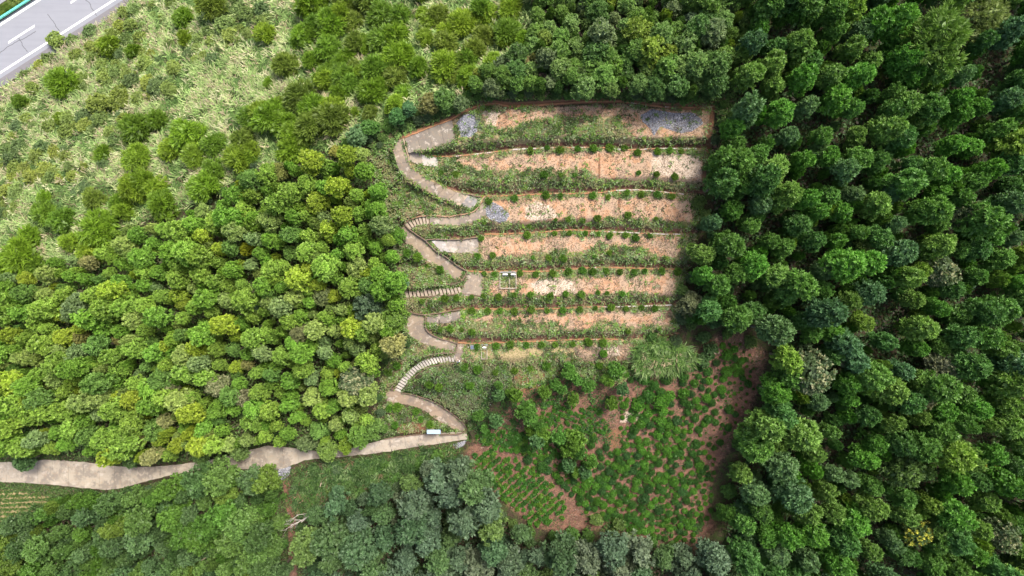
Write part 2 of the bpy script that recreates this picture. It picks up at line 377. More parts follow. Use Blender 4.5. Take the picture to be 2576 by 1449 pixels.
def mat_ground():
    m, nt, out = newmat('ground_soil_and_litter'); g = N(nt, 'ShaderNodeNewGeometry'); p = g.outputs['Position']
    A = N(nt, 'ShaderNodeAttribute', attribute_name='regA'); B = N(nt, 'ShaderNodeAttribute', attribute_name='regB')
    sa = N(nt, 'ShaderNodeSeparateColor'); nt.links.new(A.outputs['Color'], sa.inputs[0]); sb = N(nt, 'ShaderNodeSeparateColor'); nt.links.new(B.outputs['Color'], sb.inputs[0])
    n0 = noise(nt, 0.35, 4, 0.6, p); n1 = noise(nt, 1.4, 5, 0.68, p); n2 = noise(nt, 5.5, 4, 0.7, p); n3 = noise(nt, 16, 3, 0.7, p)
    litter = mixc(nt, ramp(nt, n2, 0.42, 0.58), (0.028, 0.022, 0.015), (0.085, 0.062, 0.042))
    litter = mixc(nt, ramp(nt, n1, 0.42, 0.62), litter, mixc(nt, n3, (0.025, 0.045, 0.012), (0.06, 0.095, 0.025)))
    def lay(c, fac, col, amt=0.55, sharp=0.14):
        f = mth(nt, 'ADD', fac, mth(nt, 'MULTIPLY', mth(nt, 'SUBTRACT', mth(nt, 'ADD', mth(nt, 'MULTIPLY', n1, 0.55), mth(nt, 'MULTIPLY', n2, 0.45)), 0.5), amt * 2.4))
        return mixc(nt, ramp(nt, f, 0.5 - sharp, 0.5 + sharp), c, col)
    orange = mixc(nt, ramp(nt, n1, 0.42, 0.58), (0.37, 0.215, 0.125), (0.44, 0.285, 0.185))
    orange = mixc(nt, ramp(nt, n0, 0.44, 0.58), orange, (0.42, 0.30, 0.205))
    specks = ramp(nt, mth(nt, 'ADD', mth(nt, 'MULTIPLY', n3, 0.6), mth(nt, 'MULTIPLY', n0, 0.4)), 0.53, 0.60)
    orange = mixc(nt, mth(nt, 'MULTIPLY', specks, 0.72), orange, (0.10, 0.07, 0.055))
    garden = mixc(nt, ramp(nt, n1, 0.42, 0.58), (0.115, 0.060, 0.042), (0.215, 0.110, 0.074))
    garden = mixc(nt, mth(nt, 'MULTIPLY', ramp(nt, n3, 0.54, 0.62), 0.6), garden, (0.30, 0.21, 0.17))
    garden = mixc(nt, mth(nt, 'MULTIPLY', ramp(nt, n2, 0.52, 0.6), 0.5), garden, (0.07, 0.045, 0.03))
    red = mixc(nt, n2, (0.12, 0.068, 0.042), (0.29, 0.145, 0.078))
    grav = mixc(nt, ramp(nt, n3, 0.42, 0.58), (0.13, 0.135, 0.15), (0.36, 0.365, 0.40))
    pale = mixc(nt, ramp(nt, n2, 0.42, 0.58), (0.38, 0.29, 0.21), (0.55, 0.46, 0.37))
    sandy = mixc(nt, ramp(nt, n2, 0.42, 0.58), (0.20, 0.18, 0.080), (0.36, 0.28, 0.16))
    c = lay(litter, sb.outputs[2], sandy)
    c = lay(c, sa.outputs[1], garden, 0.45)
    c = lay(c, sa.outputs[0], orange)
    c = lay(c, sb.outputs[0], red, 0.35)
    c = lay(c, sb.outputs[1], pale, 0.5)
    c = lay(c, sa.outputs[2], grav, 0.4, 0.1)
    finish(nt, out, c, 0.95, mth(nt, 'ADD', n2, mth(nt, 'MULTIPLY', n3, 0.5)), 0.6, 0.12, 0.15); return m
M_GROUND = mat_ground()

# ------------------------------------------------------------------ regions (traced outlines on the ground)
SOIL = [
 [(1205, 278), (1400, 270), (1560, 262), (1640, 274), (1790, 280), (1793, 345), (1600, 347), (1572, 320), (1550, 292), (1480, 296), (1400, 296), (1330, 300), (1290, 318), (1240, 325), (1215, 300)],
 [(1140, 402), (1300, 388), (1500, 380), (1765, 383), (1768, 458), (1640, 456), (1510, 450), (1480, 430), (1400, 428), (1300, 430), (1200, 425)],
 [(1225, 505), (1300, 500), (1500, 495), (1742, 495), (1742, 560), (1600, 552), (1560, 540), (1500, 562), (1440, 555), (1330, 562), (1240, 565)],
 [(1205, 598), (1330, 595), (1500, 592), (1712, 595), (1712, 648), (1650, 645), (1590, 620), (1510, 612), (1480, 635), (1400, 632), (1300, 645), (1215, 652)],
 [(1230, 705), (1330, 700), (1500, 695), (1700, 688), (1698, 745), (1560, 738), (1400, 747), (1330, 742), (1300, 735), (1230, 745)],
 [(1165, 797), (1300, 790), (1500, 785), (1688, 780), (1682, 815), (1600, 825), (1500, 808), (1480, 835), (1440, 830), (1400, 815), (1300, 810), (1200, 806)],
 [(1440, 874), (1585, 866), (1590, 906), (1460, 908)]]
GARDEN = [(1180, 1130), (1215, 1075), (1290, 1020), (1310, 975), (1400, 945), (1560, 965), (1600, 930), (1700, 925), (1760, 880), (1800, 845), (1870, 842), (1930, 890), (1915, 960), (1880, 1050), (1850, 1110), (1800, 1180), (1780, 1250), (1800, 1330), (1740, 1385), (1640, 1360), (1520, 1330), (1400, 1340), (1330, 1320), (1250, 1240), (1165, 1150)]
GRAVEL = [[(1612, 290), (1640, 275), (1700, 285), (1740, 283), (1765, 300), (1768, 312), (1740, 330), (1715, 335), (1680, 325), (1660, 318), (1645, 342), (1638, 325), (1615, 305)],
 [(1148, 310), (1165, 290), (1190, 285), (1208, 300), (1200, 330), (1185, 345), (1160, 345)],
 [(1222, 520), (1238, 508), (1262, 520), (1282, 540), (1270, 562), (1240, 556), (1222, 545)],
 [(686, 1182), (732, 1172), (728, 1195), (712, 1208), (694, 1198)], [(1140, 1118), (1176, 1106), (1165, 1122), (1145, 1130)]]
PALE = [[(1215, 280), (1255, 280), (1245, 320), (1225, 318)], [(1320, 525), (1348, 505), (1390, 520), (1400, 545), (1350, 558), (1325, 550)],
 [(1335, 712), (1380, 698), (1440, 705), (1450, 735), (1400, 745), (1345, 738)], [(1575, 1035), (1610, 1040), (1610, 1060), (1560, 1062)], [(1780, 880), (1800, 870), (1808, 888), (1790, 892)],
 [(1640, 384), (1760, 392), (1764, 450), (1640, 440)], [(1495, 872), (1555, 868), (1560, 896), (1500, 900)]]
RED = [[(1000, 350), (1019, 338), (1094, 309), (1134, 294), (1169, 272), (1206, 258), (1244, 252), (1288, 258), (1440, 249), (1520, 248), (1690, 260), (1790, 256), (1838, 236), (1840, 243), (1800, 275), (1782, 400), (1772, 470), (1764, 470), (1776, 360), (1786, 280), (1688, 274), (1563, 259), (1463, 261), (1288, 272), (1244, 266), (1206, 270), (1169, 282), (1134, 306), (1094, 320), (1019, 349)],
 [(1505, 385), (1510, 385), (1510, 450), (1505, 448)], [(1554, 485), (1562, 485), (1559, 530), (1554, 530)], [(1290, 930), (1410, 935), (1400, 980), (1300, 990)],
  [(1430, 592), (1450, 590), (1455, 575), (1490, 566), (1490, 596)],
 [(1510, 1080), (1560, 1075), (1570, 1120), (1530, 1130)], [(1000, 918), (1016, 905), (1010, 930), (990, 960), (975, 958)], [(1000, 1060), (1100, 1065), (1060, 1090), (1000, 1090)]]
SANDY = [[(1170, 872), (1480, 868), (1585, 866), (1590, 905), (1450, 912), (1200, 912)], [(1205, 340), (1600, 345), (1600, 365), (1200, 365)], [(1240, 290), (1560, 290), (1590, 345), (1150, 350)],
 [(1300, 595), (1500, 600), (1480, 650), (1300, 655)], [(1185, 700), (1330, 700), (1330, 745), (1190, 750)], [(0, 1222), (130, 1228), (110, 1300), (0, 1320)], [(960, 960), (990, 900), (985, 980)]]

TRACK = [(706, 1198), (726, 1200), (740, 1260), (747, 1330), (748, 1460), (728, 1460), (724, 1300)]
us = np.unique(np.r_[-420, -260, -140, np.arange(-100, 930, 10), np.arange(930, 1950, 3.5), np.arange(1950, 2680, 10), 2720, 2850, 3000])
vs = np.unique(np.r_[-380, -220, -100, np.arange(-60, 230, 8), np.arange(230, 1400, 3.5), np.arange(1400, 1540, 10), 1580, 1700, 1850])
UU, VV = np.meshgrid(us, vs); HH = H(UU, VV)
X = (UU - 1288) * K * (CAMZ - HH); Y = (724.5 - VV) * K * (CAMZ - HH)
def mx(polys, w): 
    r = np.zeros(UU.shape)
    for p in polys: r = np.maximum(r, soft_poly(p, UU, VV, w))
    return r
ra = np.stack([mx(SOIL, 10), mx([GARDEN], 30), mx(GRAVEL, 5), np.ones(UU.shape)], -1); terr = soft_poly([(1010, 340), (1200, 270), (1790, 262), (1765, 480), (1730, 720), (1700, 850), (1600, 925), (1180, 925), (1020, 900), (1030, 700), (1000, 450)], UU, VV, 15)
inT = pip([(1000, 250), (1800, 250), (1700, 860), (1600, 930), (1000, 930)], UU, VV)
ditch = np.zeros(UU.shape)
for d in DRAINS[1:7]:
    vi = np.interp(UU, [p[0] for p in d], [p[1] for p in d]); ditch = np.maximum(ditch, np.clip(1 - np.abs(VV - vi + 8) / 12, 0, 1) * (UU > 1120) * (UU < u_right(VV) + 10))
ra[..., 1] = np.maximum(ra[..., 1], np.maximum(ditch * .9, mx([TRACK], 7))); ra[..., 0] *= 1 - .8 * ditch
rb = np.stack([np.maximum(mx(RED, 5), ditch * 0.25), mx(PALE, 12), np.maximum(mx(SANDY, 12), terr * .55), np.ones(UU.shape)], -1)
ng = len(us); idx = np.arange(UU.size).reshape(UU.shape)
F = np.stack([idx[:-1, :-1], idx[1:, :-1], idx[1:, 1:], idx[:-1, 1:]], -1).reshape(-1, 4)
gme = mesh_np('ground', np.stack([X, Y, HH], -1).reshape(-1, 3), F, M_GROUND, {'regA': ra.reshape(-1, 4), 'regB': rb.reshape(-1, 4)}, True)
tag(link('ground', gme), 'hillside of red earth, leaf litter and terraces', kind='structure')
# far ground to the horizon, well below
fm = MB(); fm.box((0, 0, -60), (3000, 3000, 1)); tag(fm.build('terrain', M_GROUND), 'low ground beyond the hill', kind='structure')

# ------------------------------------------------------------------ concrete paths with slabs
PCOL = {'p1': (0.264, 0.212, 0.156), 'pad1': (0.200, 0.176, 0.145), 'pad2': (0.288, 0.251, 0.201), 'p2': (0.272, 0.227, 0.179), 'p3': (0.272, 0.216, 0.156), 'pad4': (0.336, 0.298, 0.253), 'pad5': (0.240, 0.200, 0.156),
        'p5': (0.272, 0.220, 0.164), 'pad6': (0.208, 0.184, 0.160), 'pad7': (0.216, 0.169, 0.134), 'p7': (0.280, 0.216, 0.160), 'road': (0.365, 0.323, 0.265)}
PLAB = {'p1': 'grey concrete path curving down from the top terrace', 'pad1': 'stained concrete apron at the left end of the top terrace', 'pad2': 'pale concrete ramp into the second terrace',
        'p2': 'concrete path bending in from the third terrace to the short stairs', 'p3': 'concrete path running down to the fifth terrace', 'pad4': 'whitish concrete apron at the left end of the fourth terrace',
        'pad5': 'concrete landing at the head of the straight stairs', 'p5': 'wide concrete path curving down to the lowest terrace', 'pad6': 'dark concrete apron of the sixth terrace',
        'pad7': 'brown concrete landing above the curved stairs', 'p7': 'tan concrete path below the curved stairs', 'road': 'pale concrete lane along the foot of the hill'}
SEG = {'p1': 9, 'pad1': 4, 'pad2': 2, 'p2': 6, 'p3': 7, 'pad4': 4, 'pad5': 3, 'p5': 6, 'pad6': 3, 'pad7': 2, 'p7': 8, 'road': 34}
SPEC = {('p1', 8): (.24, .235, .235), ('p1', 7): (.42, .34, .25), ('pad2', 1): (.42, .40, .37), ('pad4', 0): (.55, .53, .52), ('pad4', 1): (.48, .43, .38), ('p3', 0): (.38, .29, .2)}
for k, (L, R, zz) in PATHS.items():
    root = bpy.data.objects.new('lane' if k == 'road' else 'path', None); COL.objects.link(root); tag(root, PLAB[k], kind='structure')
    nseg = SEG[k]; sub = 8; n = nseg * sub + 1; l, r, z = prep(L, R, zz, n); q = random.Random(k)
    for i in range(nseg):
        V = []; Fq = []; cs = 5
        for j in range(sub + 1):
            s = i * sub + j; e = 0.0
            if j == 0 and i > 0: e = 0.05
            if j == sub and i < nseg - 1: e = -0.05
            s2 = min(max(s + (1 if e > 0 else -1), 0), n - 1); a = abs(e)
            ll = l[s] * (1 - a) + l[s2] * a; rr = r[s] * (1 - a) + r[s2] * a
            wob = (vnoise(ll[0] * 1.0, ll[1], 9) - .5) * 2.4, (vnoise(rr[0], rr[1], 9) - .5) * 2.4
            dd = (rr - ll) / (np.hypot(*(rr - ll)) + 1e-6); ll = ll - dd * wob[0]; rr = rr + dd * wob[1]
            for c in range(cs):
                t = c / (cs - 1); pt = ll * (1 - t) + rr * t; x, y = unproj(pt[0], pt[1], z[s]); V.append((x, y, z[s] + (0.0 if 0 < c < cs - 1 else -0.015)))
        nt_ = len(V)
        for (x, y, zv) in list(V): V.append((x, y, zv - 0.30))
        for j in range(sub):
            for c in range(cs - 1):
                a = j * cs + c; Fq.append([a, a + cs, a + cs + 1, a + 1]); Fq.append([nt_ + a, nt_ + a + 1, nt_ + a + cs + 1, nt_ + a + cs])
        for j in range(sub):
            a = j * cs; Fq.append([a, nt_ + a, nt_ + a + cs, a + cs]); a = j * cs + cs - 1; Fq.append([a, a + cs, nt_ + a + cs, nt_ + a])
        for c in range(cs - 1):
            a = c; Fq.append([a, a + 1, nt_ + a + 1, nt_ + a]); a = sub * cs + c; Fq.append([a, nt_ + a, nt_ + a + 1, a + 1])
        o = link('slab', mesh_py('slab', V, Fq, M_CONC), root)
        bc = SPEC.get((k, i), PCOL[k]); f = q.uniform(.93, 1.07); o.color = (bc[0] * f, bc[1] * f, bc[2] * f, 1)

# ------------------------------------------------------------------ stairs
SL = {'s2': 'short flight of seven concrete steps under the third terrace', 's4': 'straight flight of fifteen concrete steps beside the fifth terrace', 's6': 'long curved flight of pale concrete steps below the lowest terrace'}
M_RISER_SHADE = mat_concrete('painted_riser_shade', 0.8, dark=(0.04, 0.035, 0.03), soil=(.10,.07,.05))  # near-black colour paints the shade between the treads
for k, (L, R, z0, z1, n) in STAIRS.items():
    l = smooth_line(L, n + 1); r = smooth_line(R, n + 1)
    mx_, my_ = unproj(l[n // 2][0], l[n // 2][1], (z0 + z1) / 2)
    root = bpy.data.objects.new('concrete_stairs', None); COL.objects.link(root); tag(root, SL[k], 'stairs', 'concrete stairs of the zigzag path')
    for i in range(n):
        zt = z0 + (z1 - z0) * (i + 0.6) / n
        def pt(a, z): x, y = unproj(a[0], a[1], z); return (x, y, z)
        g = 0.30
        A = l[i] * (1 - g) + l[i + 1] * g; B = r[i] * (1 - g) + r[i + 1] * g
        top = [pt(A, zt), pt(B, zt), pt(r[i + 1], zt), pt(l[i + 1], zt)]
        # orientation: make it counter-clockwise
        ar = sum(top[a][0] * top[(a + 1) % 4][1] - top[(a + 1) % 4][0] * top[a][1] for a in range(4))
        if ar < 0: top = top[::-1]
        mb = MB(); mb.quad_prism(top, 0.34)
        cc = (.36, .30, .235)
        if k == 's6': cc = (.44, .41, .375) if i not in (6, 7, 8, 9) else (.60, .56, .50)
        if k == 's4': cc = (.37, .31, .25)
        f = random.uniform(.92, 1.08); mb.build('step', M_STEP, root, tuple(c * f for c in cc))
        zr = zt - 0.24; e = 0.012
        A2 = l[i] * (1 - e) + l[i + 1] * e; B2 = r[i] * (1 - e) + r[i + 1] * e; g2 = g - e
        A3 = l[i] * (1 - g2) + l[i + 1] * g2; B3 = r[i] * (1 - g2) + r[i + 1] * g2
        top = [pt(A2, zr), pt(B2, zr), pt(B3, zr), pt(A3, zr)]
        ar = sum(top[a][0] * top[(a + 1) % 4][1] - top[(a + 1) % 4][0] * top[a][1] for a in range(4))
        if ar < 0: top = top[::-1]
        mb = MB(); mb.quad_prism(top, 0.3); mb.build('riser_shade_strip', M_RISER_SHADE, root, (.07, .055, .045))  # sunken dark strip in the tread gap stands in for step shade

# ------------------------------------------------------------------ kerb walls
def kerb(name, pts, width, label, group, cat, mat, white=0.0, col=None, zs=None, height=0.25, depth=0.7):
    n = max(6, int(sum(math.hypot(pts[i + 1][0] - pts[i][0], pts[i + 1][1] - pts[i][1]) for i in range(len(pts) - 1)) / 6))
    P = smooth_line(pts, n); q = random.Random(label)
    Z = np.interp(np.linspace(0, 1, n), np.linspace(0, 1, len(zs)), zs)
    W = []
    for i in range(n):
        jx = (vnoise(P[i, 0] * 1.3 + 5, P[i, 1], 13) - .5) * 1.6
        x, y = unproj(P[i, 0], P[i, 1] + jx, Z[i] + height); W.append((x, y, Z[i] + height + (vnoise(P[i, 0], P[i, 1], 7) - .5) * .07))
    W = np.array(W); V = []; Fq = []
    for i in range(n):
        t = W[min(i + 1, n - 1)] - W[max(i - 1, 0)]; t = t / (np.hypot(t[0], t[1]) + 1e-9); nx, ny = -t[1], t[0]
        w = width * (0.8 + 0.4 * vnoise(P[i, 0], P[i, 1] + 50, 11)) / 2
        for sgn, zz in ((1, -depth), (1, -0.03), (0.8, 0), (-0.8, 0), (-1, -0.03), (-1, -depth)):
            V.append((W[i, 0] + nx * w * sgn, W[i, 1] + ny * w * sgn, W[i, 2] + zz))
    for i in range(n - 1):
        for j in range(5): a = i * 6 + j; Fq.append([a, a + 1, a + 7, a + 6])
    Fq.append([0, 5, 4, 3, 2, 1]); b = (n - 1) * 6; Fq.append([b, b + 1, b + 2, b + 3, b + 4, b + 5])
    me = mesh_py(name, V, Fq, mat)
    o = link(name, me); tag(o, label, cat, group); o.color = (*(col or (white, white, white)), 1); return o
ords = ['top', 'second', 'third', 'fourth', 'fifth', 'sixth', 'lowest']
KX = [(1019, 1830), (1068, 1752), (1209, 1720), (1219, 1712), (1176, 1715), (1166, 1690), (1152, 1566)]
for i in range(7):
    d = DRAINS[i]; a, b = KX[i]; pts = [(a, float(np.interp(a, [p[0] for p in d], [p[1] for p in d])))] + [p for p in d if a + 8 < p[0] < b - 8] + [(b, float(np.interp(b, [p[0] for p in d], [p[1] for p in d])))]
    h = len(pts) * 3 // 5
    kerb('drain_kerb', pts[:h + 1], 0.20, f'red soil covered kerb along the back of the {ords[i]} terrace, left stretch', 'drain kerbs along the backs of the terraces', 'kerb', M_KERB, 0.02 if i not in (1,) else .3, zs=[TZ[i]], height=0.12)
    kerb('drain_kerb', pts[h:], 0.17, f'partly whitish concrete kerb along the back of the {ords[i]} terrace, right stretch', 'drain kerbs along the backs of the terraces', 'kerb', M_KERB, 0.45 if i in (1, 3, 5, 2) else 0.12, zs=[TZ[i]], height=0.12)
def pk(pts, zs, label, col=(.17, .12, .085), h=0.35, w=0.15): kerb('path_wall', pts, w, label, 'low walls edging the zigzag path', 'low wall', M_STEP, col=col, zs=zs, height=h, depth=0.9)
pk([(1015, 349), (1018, 362), (1025, 385), (1028, 400), (1026, 409), (1019, 408)], [0, -.2, -.6, -.8], 'sandy kerb dividing the top path from the apron', (.34, .26, .17), .2, .22)
pk([(1025, 412), (1036, 428), (1060, 445), (1100, 463), (1131, 478), (1156, 486), (1190, 491), (1208, 496)], [-.9, -1.5, -2.2, -2.8, -3.0], 'low wall along the inner edge of the top curving path')
pk([(1220, 494), (1214, 500), (1209, 512), (1199, 525), (1187, 534), (1160, 540), (1125, 545), (1090, 542), (1060, 544), (1036, 550), (1016, 562)], [-3.0, -3.1, -3.1, -3.2, -4.2], 'red-brown curved wall above the third terrace path', (.36, .22, .14), .28)
pk([(1017, 564), (1032, 579), (1050, 592), (1070, 605), (1095, 630), (1121, 646), (1150, 668), (1174, 682)], [-4.2, -4.5, -5.0, -5.4, -5.8], 'wall along the upper edge of the path to the fifth terrace')
pk([(1070, 605), (1080, 602), (1110, 602), (1150, 603), (1204, 597)], [-4.5, -4.6], 'low wall behind the whitish apron of the fourth terrace')
pk([(1175, 683), (1170, 694), (1164, 702), (1158, 709), (1140, 714), (1100, 717), (1050, 721), (1019, 730)], [-5.9, -6.0, -6.4, -7.3], 'wall between the fifth terrace path end and the straight stairs')
pk([(1022, 751), (1065, 747), (1115, 744), (1166, 739), (1215, 746)], [-7.7, -6.8, -6.1, -6.0], 'wall below the straight stairs', h=.12)
pk([(1031, 784), (1045, 789), (1070, 793), (1094, 789), (1120, 785), (1160, 778)], [-7.5, -7.4], 'wall behind the apron of the sixth terrace')
pk([(1070, 794), (1070, 815), (1072, 828), (1083, 840), (1106, 851), (1130, 858), (1151, 864)], [-7.6, -8.0, -8.6, -9.0], 'wall on the inner edge of the wide path')
pk([(1151, 864), (1149, 876), (1145, 886), (1125, 888), (1094, 890), (1066, 897), (1030, 900), (1024, 905), (1020, 928), (1001, 952), (984, 975), (990, 980)], [-8.9, -9.0, -9.5, -11, -12.5], 'long wall above the curved stairs')
pk([(1153, 912), (1119, 916), (1083, 923), (1060, 934), (1038, 953), (1022, 973), (1010, 990)], [-9.2, -10, -11.2, -12.8], 'wall below the curved stairs', h=.15)
pk([(1010, 989), (1049, 996), (1094, 1013), (1131, 1036), (1156, 1056), (1169, 1070), (1173, 1084), (1152, 1093), (1140, 1094), (1108, 1095)], [-12.9, -13.2, -13.8, -14.3, -14.5], 'wall along the upper edge of the lowest path', h=.3)
pk([(1074, 1092), (1040, 1095), (1000, 1100), (966, 1105)], [-14.7, -14.8], 'brown wall above the lane left of the notice board', h=.2)
pk([(1067, 389), (1064, 400), (1060, 412)], [-1.5], 'whitish cross kerb of the second terrace ramp', (.55, .5, .45), .12, .25)

# ------------------------------------------------------------------ motorway
M_ASPH, nt, out = newmat('asphalt'); g = N(nt, 'ShaderNodeNewGeometry'); n1 = noise(nt, 0.25, 4, .6, g.outputs['Position']); n2 = noise(nt, 14, 3, .7, g.outputs['Position'])
mp = N(nt, 'ShaderNodeMapping'); mp.inputs['Rotation'].default_value = (0, 0, -0.569); mp.inputs['Scale'].default_value = (0.06, 1.2, 1); nt.links.new(g.outputs['Position'], mp.inputs[0]); n3 = noise(nt, 1.0, 3, .6, mp.outputs[0])
c = mixc(nt, n1, (.215, .228, .262), (.27, .282, .318)); c = mixc(nt, ramp(nt, n3, .4, .65), c, mixc(nt, 1.0, c, (.94, .94, .945), 'MULTIPLY')); c = mixc(nt, mth(nt, 'MULTIPLY', n2, .3), c, (.14, .14, .15)); finish(nt, out, c, .85, n2, .1, .01)
M_SHOULDER = mat_simple('worn_shoulder_asphalt', (.13, .125, .135), (.19, .185, .20), 3)
M_PAINT = mat_simple('road_paint', (.72, .72, .72), (.86, .86, .85), 5, .6)
M_CRACK = mat_simple('crack_sealant', (.05, .055, .06), (.08, .085, .09), 5, .6)
M_RAILG = mat_simple('green_painted_steel', (.10, .58, .42), (.14, .66, .50), 4, .45, .5)
def strip(name, v0a, v0b, u0, u1, z, mat, parent=None, th=0.0, kind=None, label=None):
    mb = MB(); pts = []
    sl = -0.64
    for (u, vv) in ((u0, v0b), (u1, v0b), (u1, v0a), (u0, v0a)): x, y = unproj(u, vv + sl * u, z); pts.append((x, y, z))
    if th > 0: mb.quad_prism(pts, th)
    else: mb.V = pts; mb.F = [[0, 1, 2, 3]]
    o = mb.build(name, mat, parent)
    if kind: tag(o, label, kind=kind)
    return o
strip('road', 52, 198, -300, 560, HWY, M_ASPH, th=.2, kind='structure', label='grey motorway carriageway')
strip('road_shoulder', 198, 226, -300, 560, HWY + 0.0, M_SHOULDER, th=.2, kind='structure', label='darker hard shoulder of the motorway')
strip('road_median', 10, 52, -300, 560, HWY + .08, M_GROUND, th=.3, kind='structure', label='planted median strip')
strip('road', -150, 10, -300, 560, HWY, M_ASPH, th=.2, kind='structure', label='far carriageway of the motorway')
rm = bpy.data.objects.new('road_marking', None); COL.objects.link(rm); tag(rm, 'white painted lines of the motorway', kind='structure')
strip('edge_line', 180.5, 186, -300, 560, HWY + .006, M_PAINT, rm); strip('edge_line', 59, 66, -300, 560, HWY + .006, M_PAINT, rm)
for a in (-174, 21, 184 - 6, 380): strip('lane_dash', 117.8, 123.2, a, a + 66, HWY + .006, M_PAINT, rm)
def crack(pts, label):
    mb = MB(); n = len(pts); P = smooth_line(pts, n * 4) + np.random.default_rng(n).normal(0, .5, (n * 4, 2)); W = [unproj(p[0], p[1], HWY) for p in P]
    V = []; Fq = []
    for i, (x, y) in enumerate(W):
        a = W[max(i - 1, 0)]; b = W[min(i + 1, len(W) - 1)]; dx, dy = b[0] - a[0], b[1] - a[1]; L = math.hypot(dx, dy) + 1e-9; w = .05
        V += [(x - dy / L * w, y + dx / L * w, HWY + .004), (x + dy / L * w, y - dx / L * w, HWY + .004)]
        if i: k = 2 * i; Fq.append([k - 2, k - 1, k + 1, k])
    o = link('road_crack', mesh_py('road_crack', V, Fq, M_CRACK)); tag(o, label, kind='structure')
crack([(120, 36), (128, 47), (137, 58), (142, 68), (150, 78)], 'sealed crack right of the lane dash')
crack([(215, 0), (226, 8), (230, 20), (238, 30), (243, 40)], 'sealed crack at the top of the picture')
crack([(0, 133), (16, 120), (36, 108), (60, 97), (75, 88), (90, 78)], 'long sealed crack slanting below the lane dash')
crack([(46, 95), (54, 105), (58, 116), (69, 131)], 'short sealed crack below the lane dash')
gr = bpy.data.objects.new('guard_rail', None); COL.objects.link(gr); tag(gr, 'turquoise green guard rail between motorway and median hedge', 'guard rail')
for a in np.arange(-200, 300, 52): strip('rail_beam', 41, 46.5, a, a + 51.4, HWY + .85, M_RAILG, gr, .32)
for a in np.arange(-200, 300, 26):
    x, y = unproj(a, 45.5 - .64 * a, HWY + .4); MB().tube((x, y - .1, HWY - .1), (x, y - .1, HWY + .78), .07, .07, 8).build('post', M_RAILG, gr)

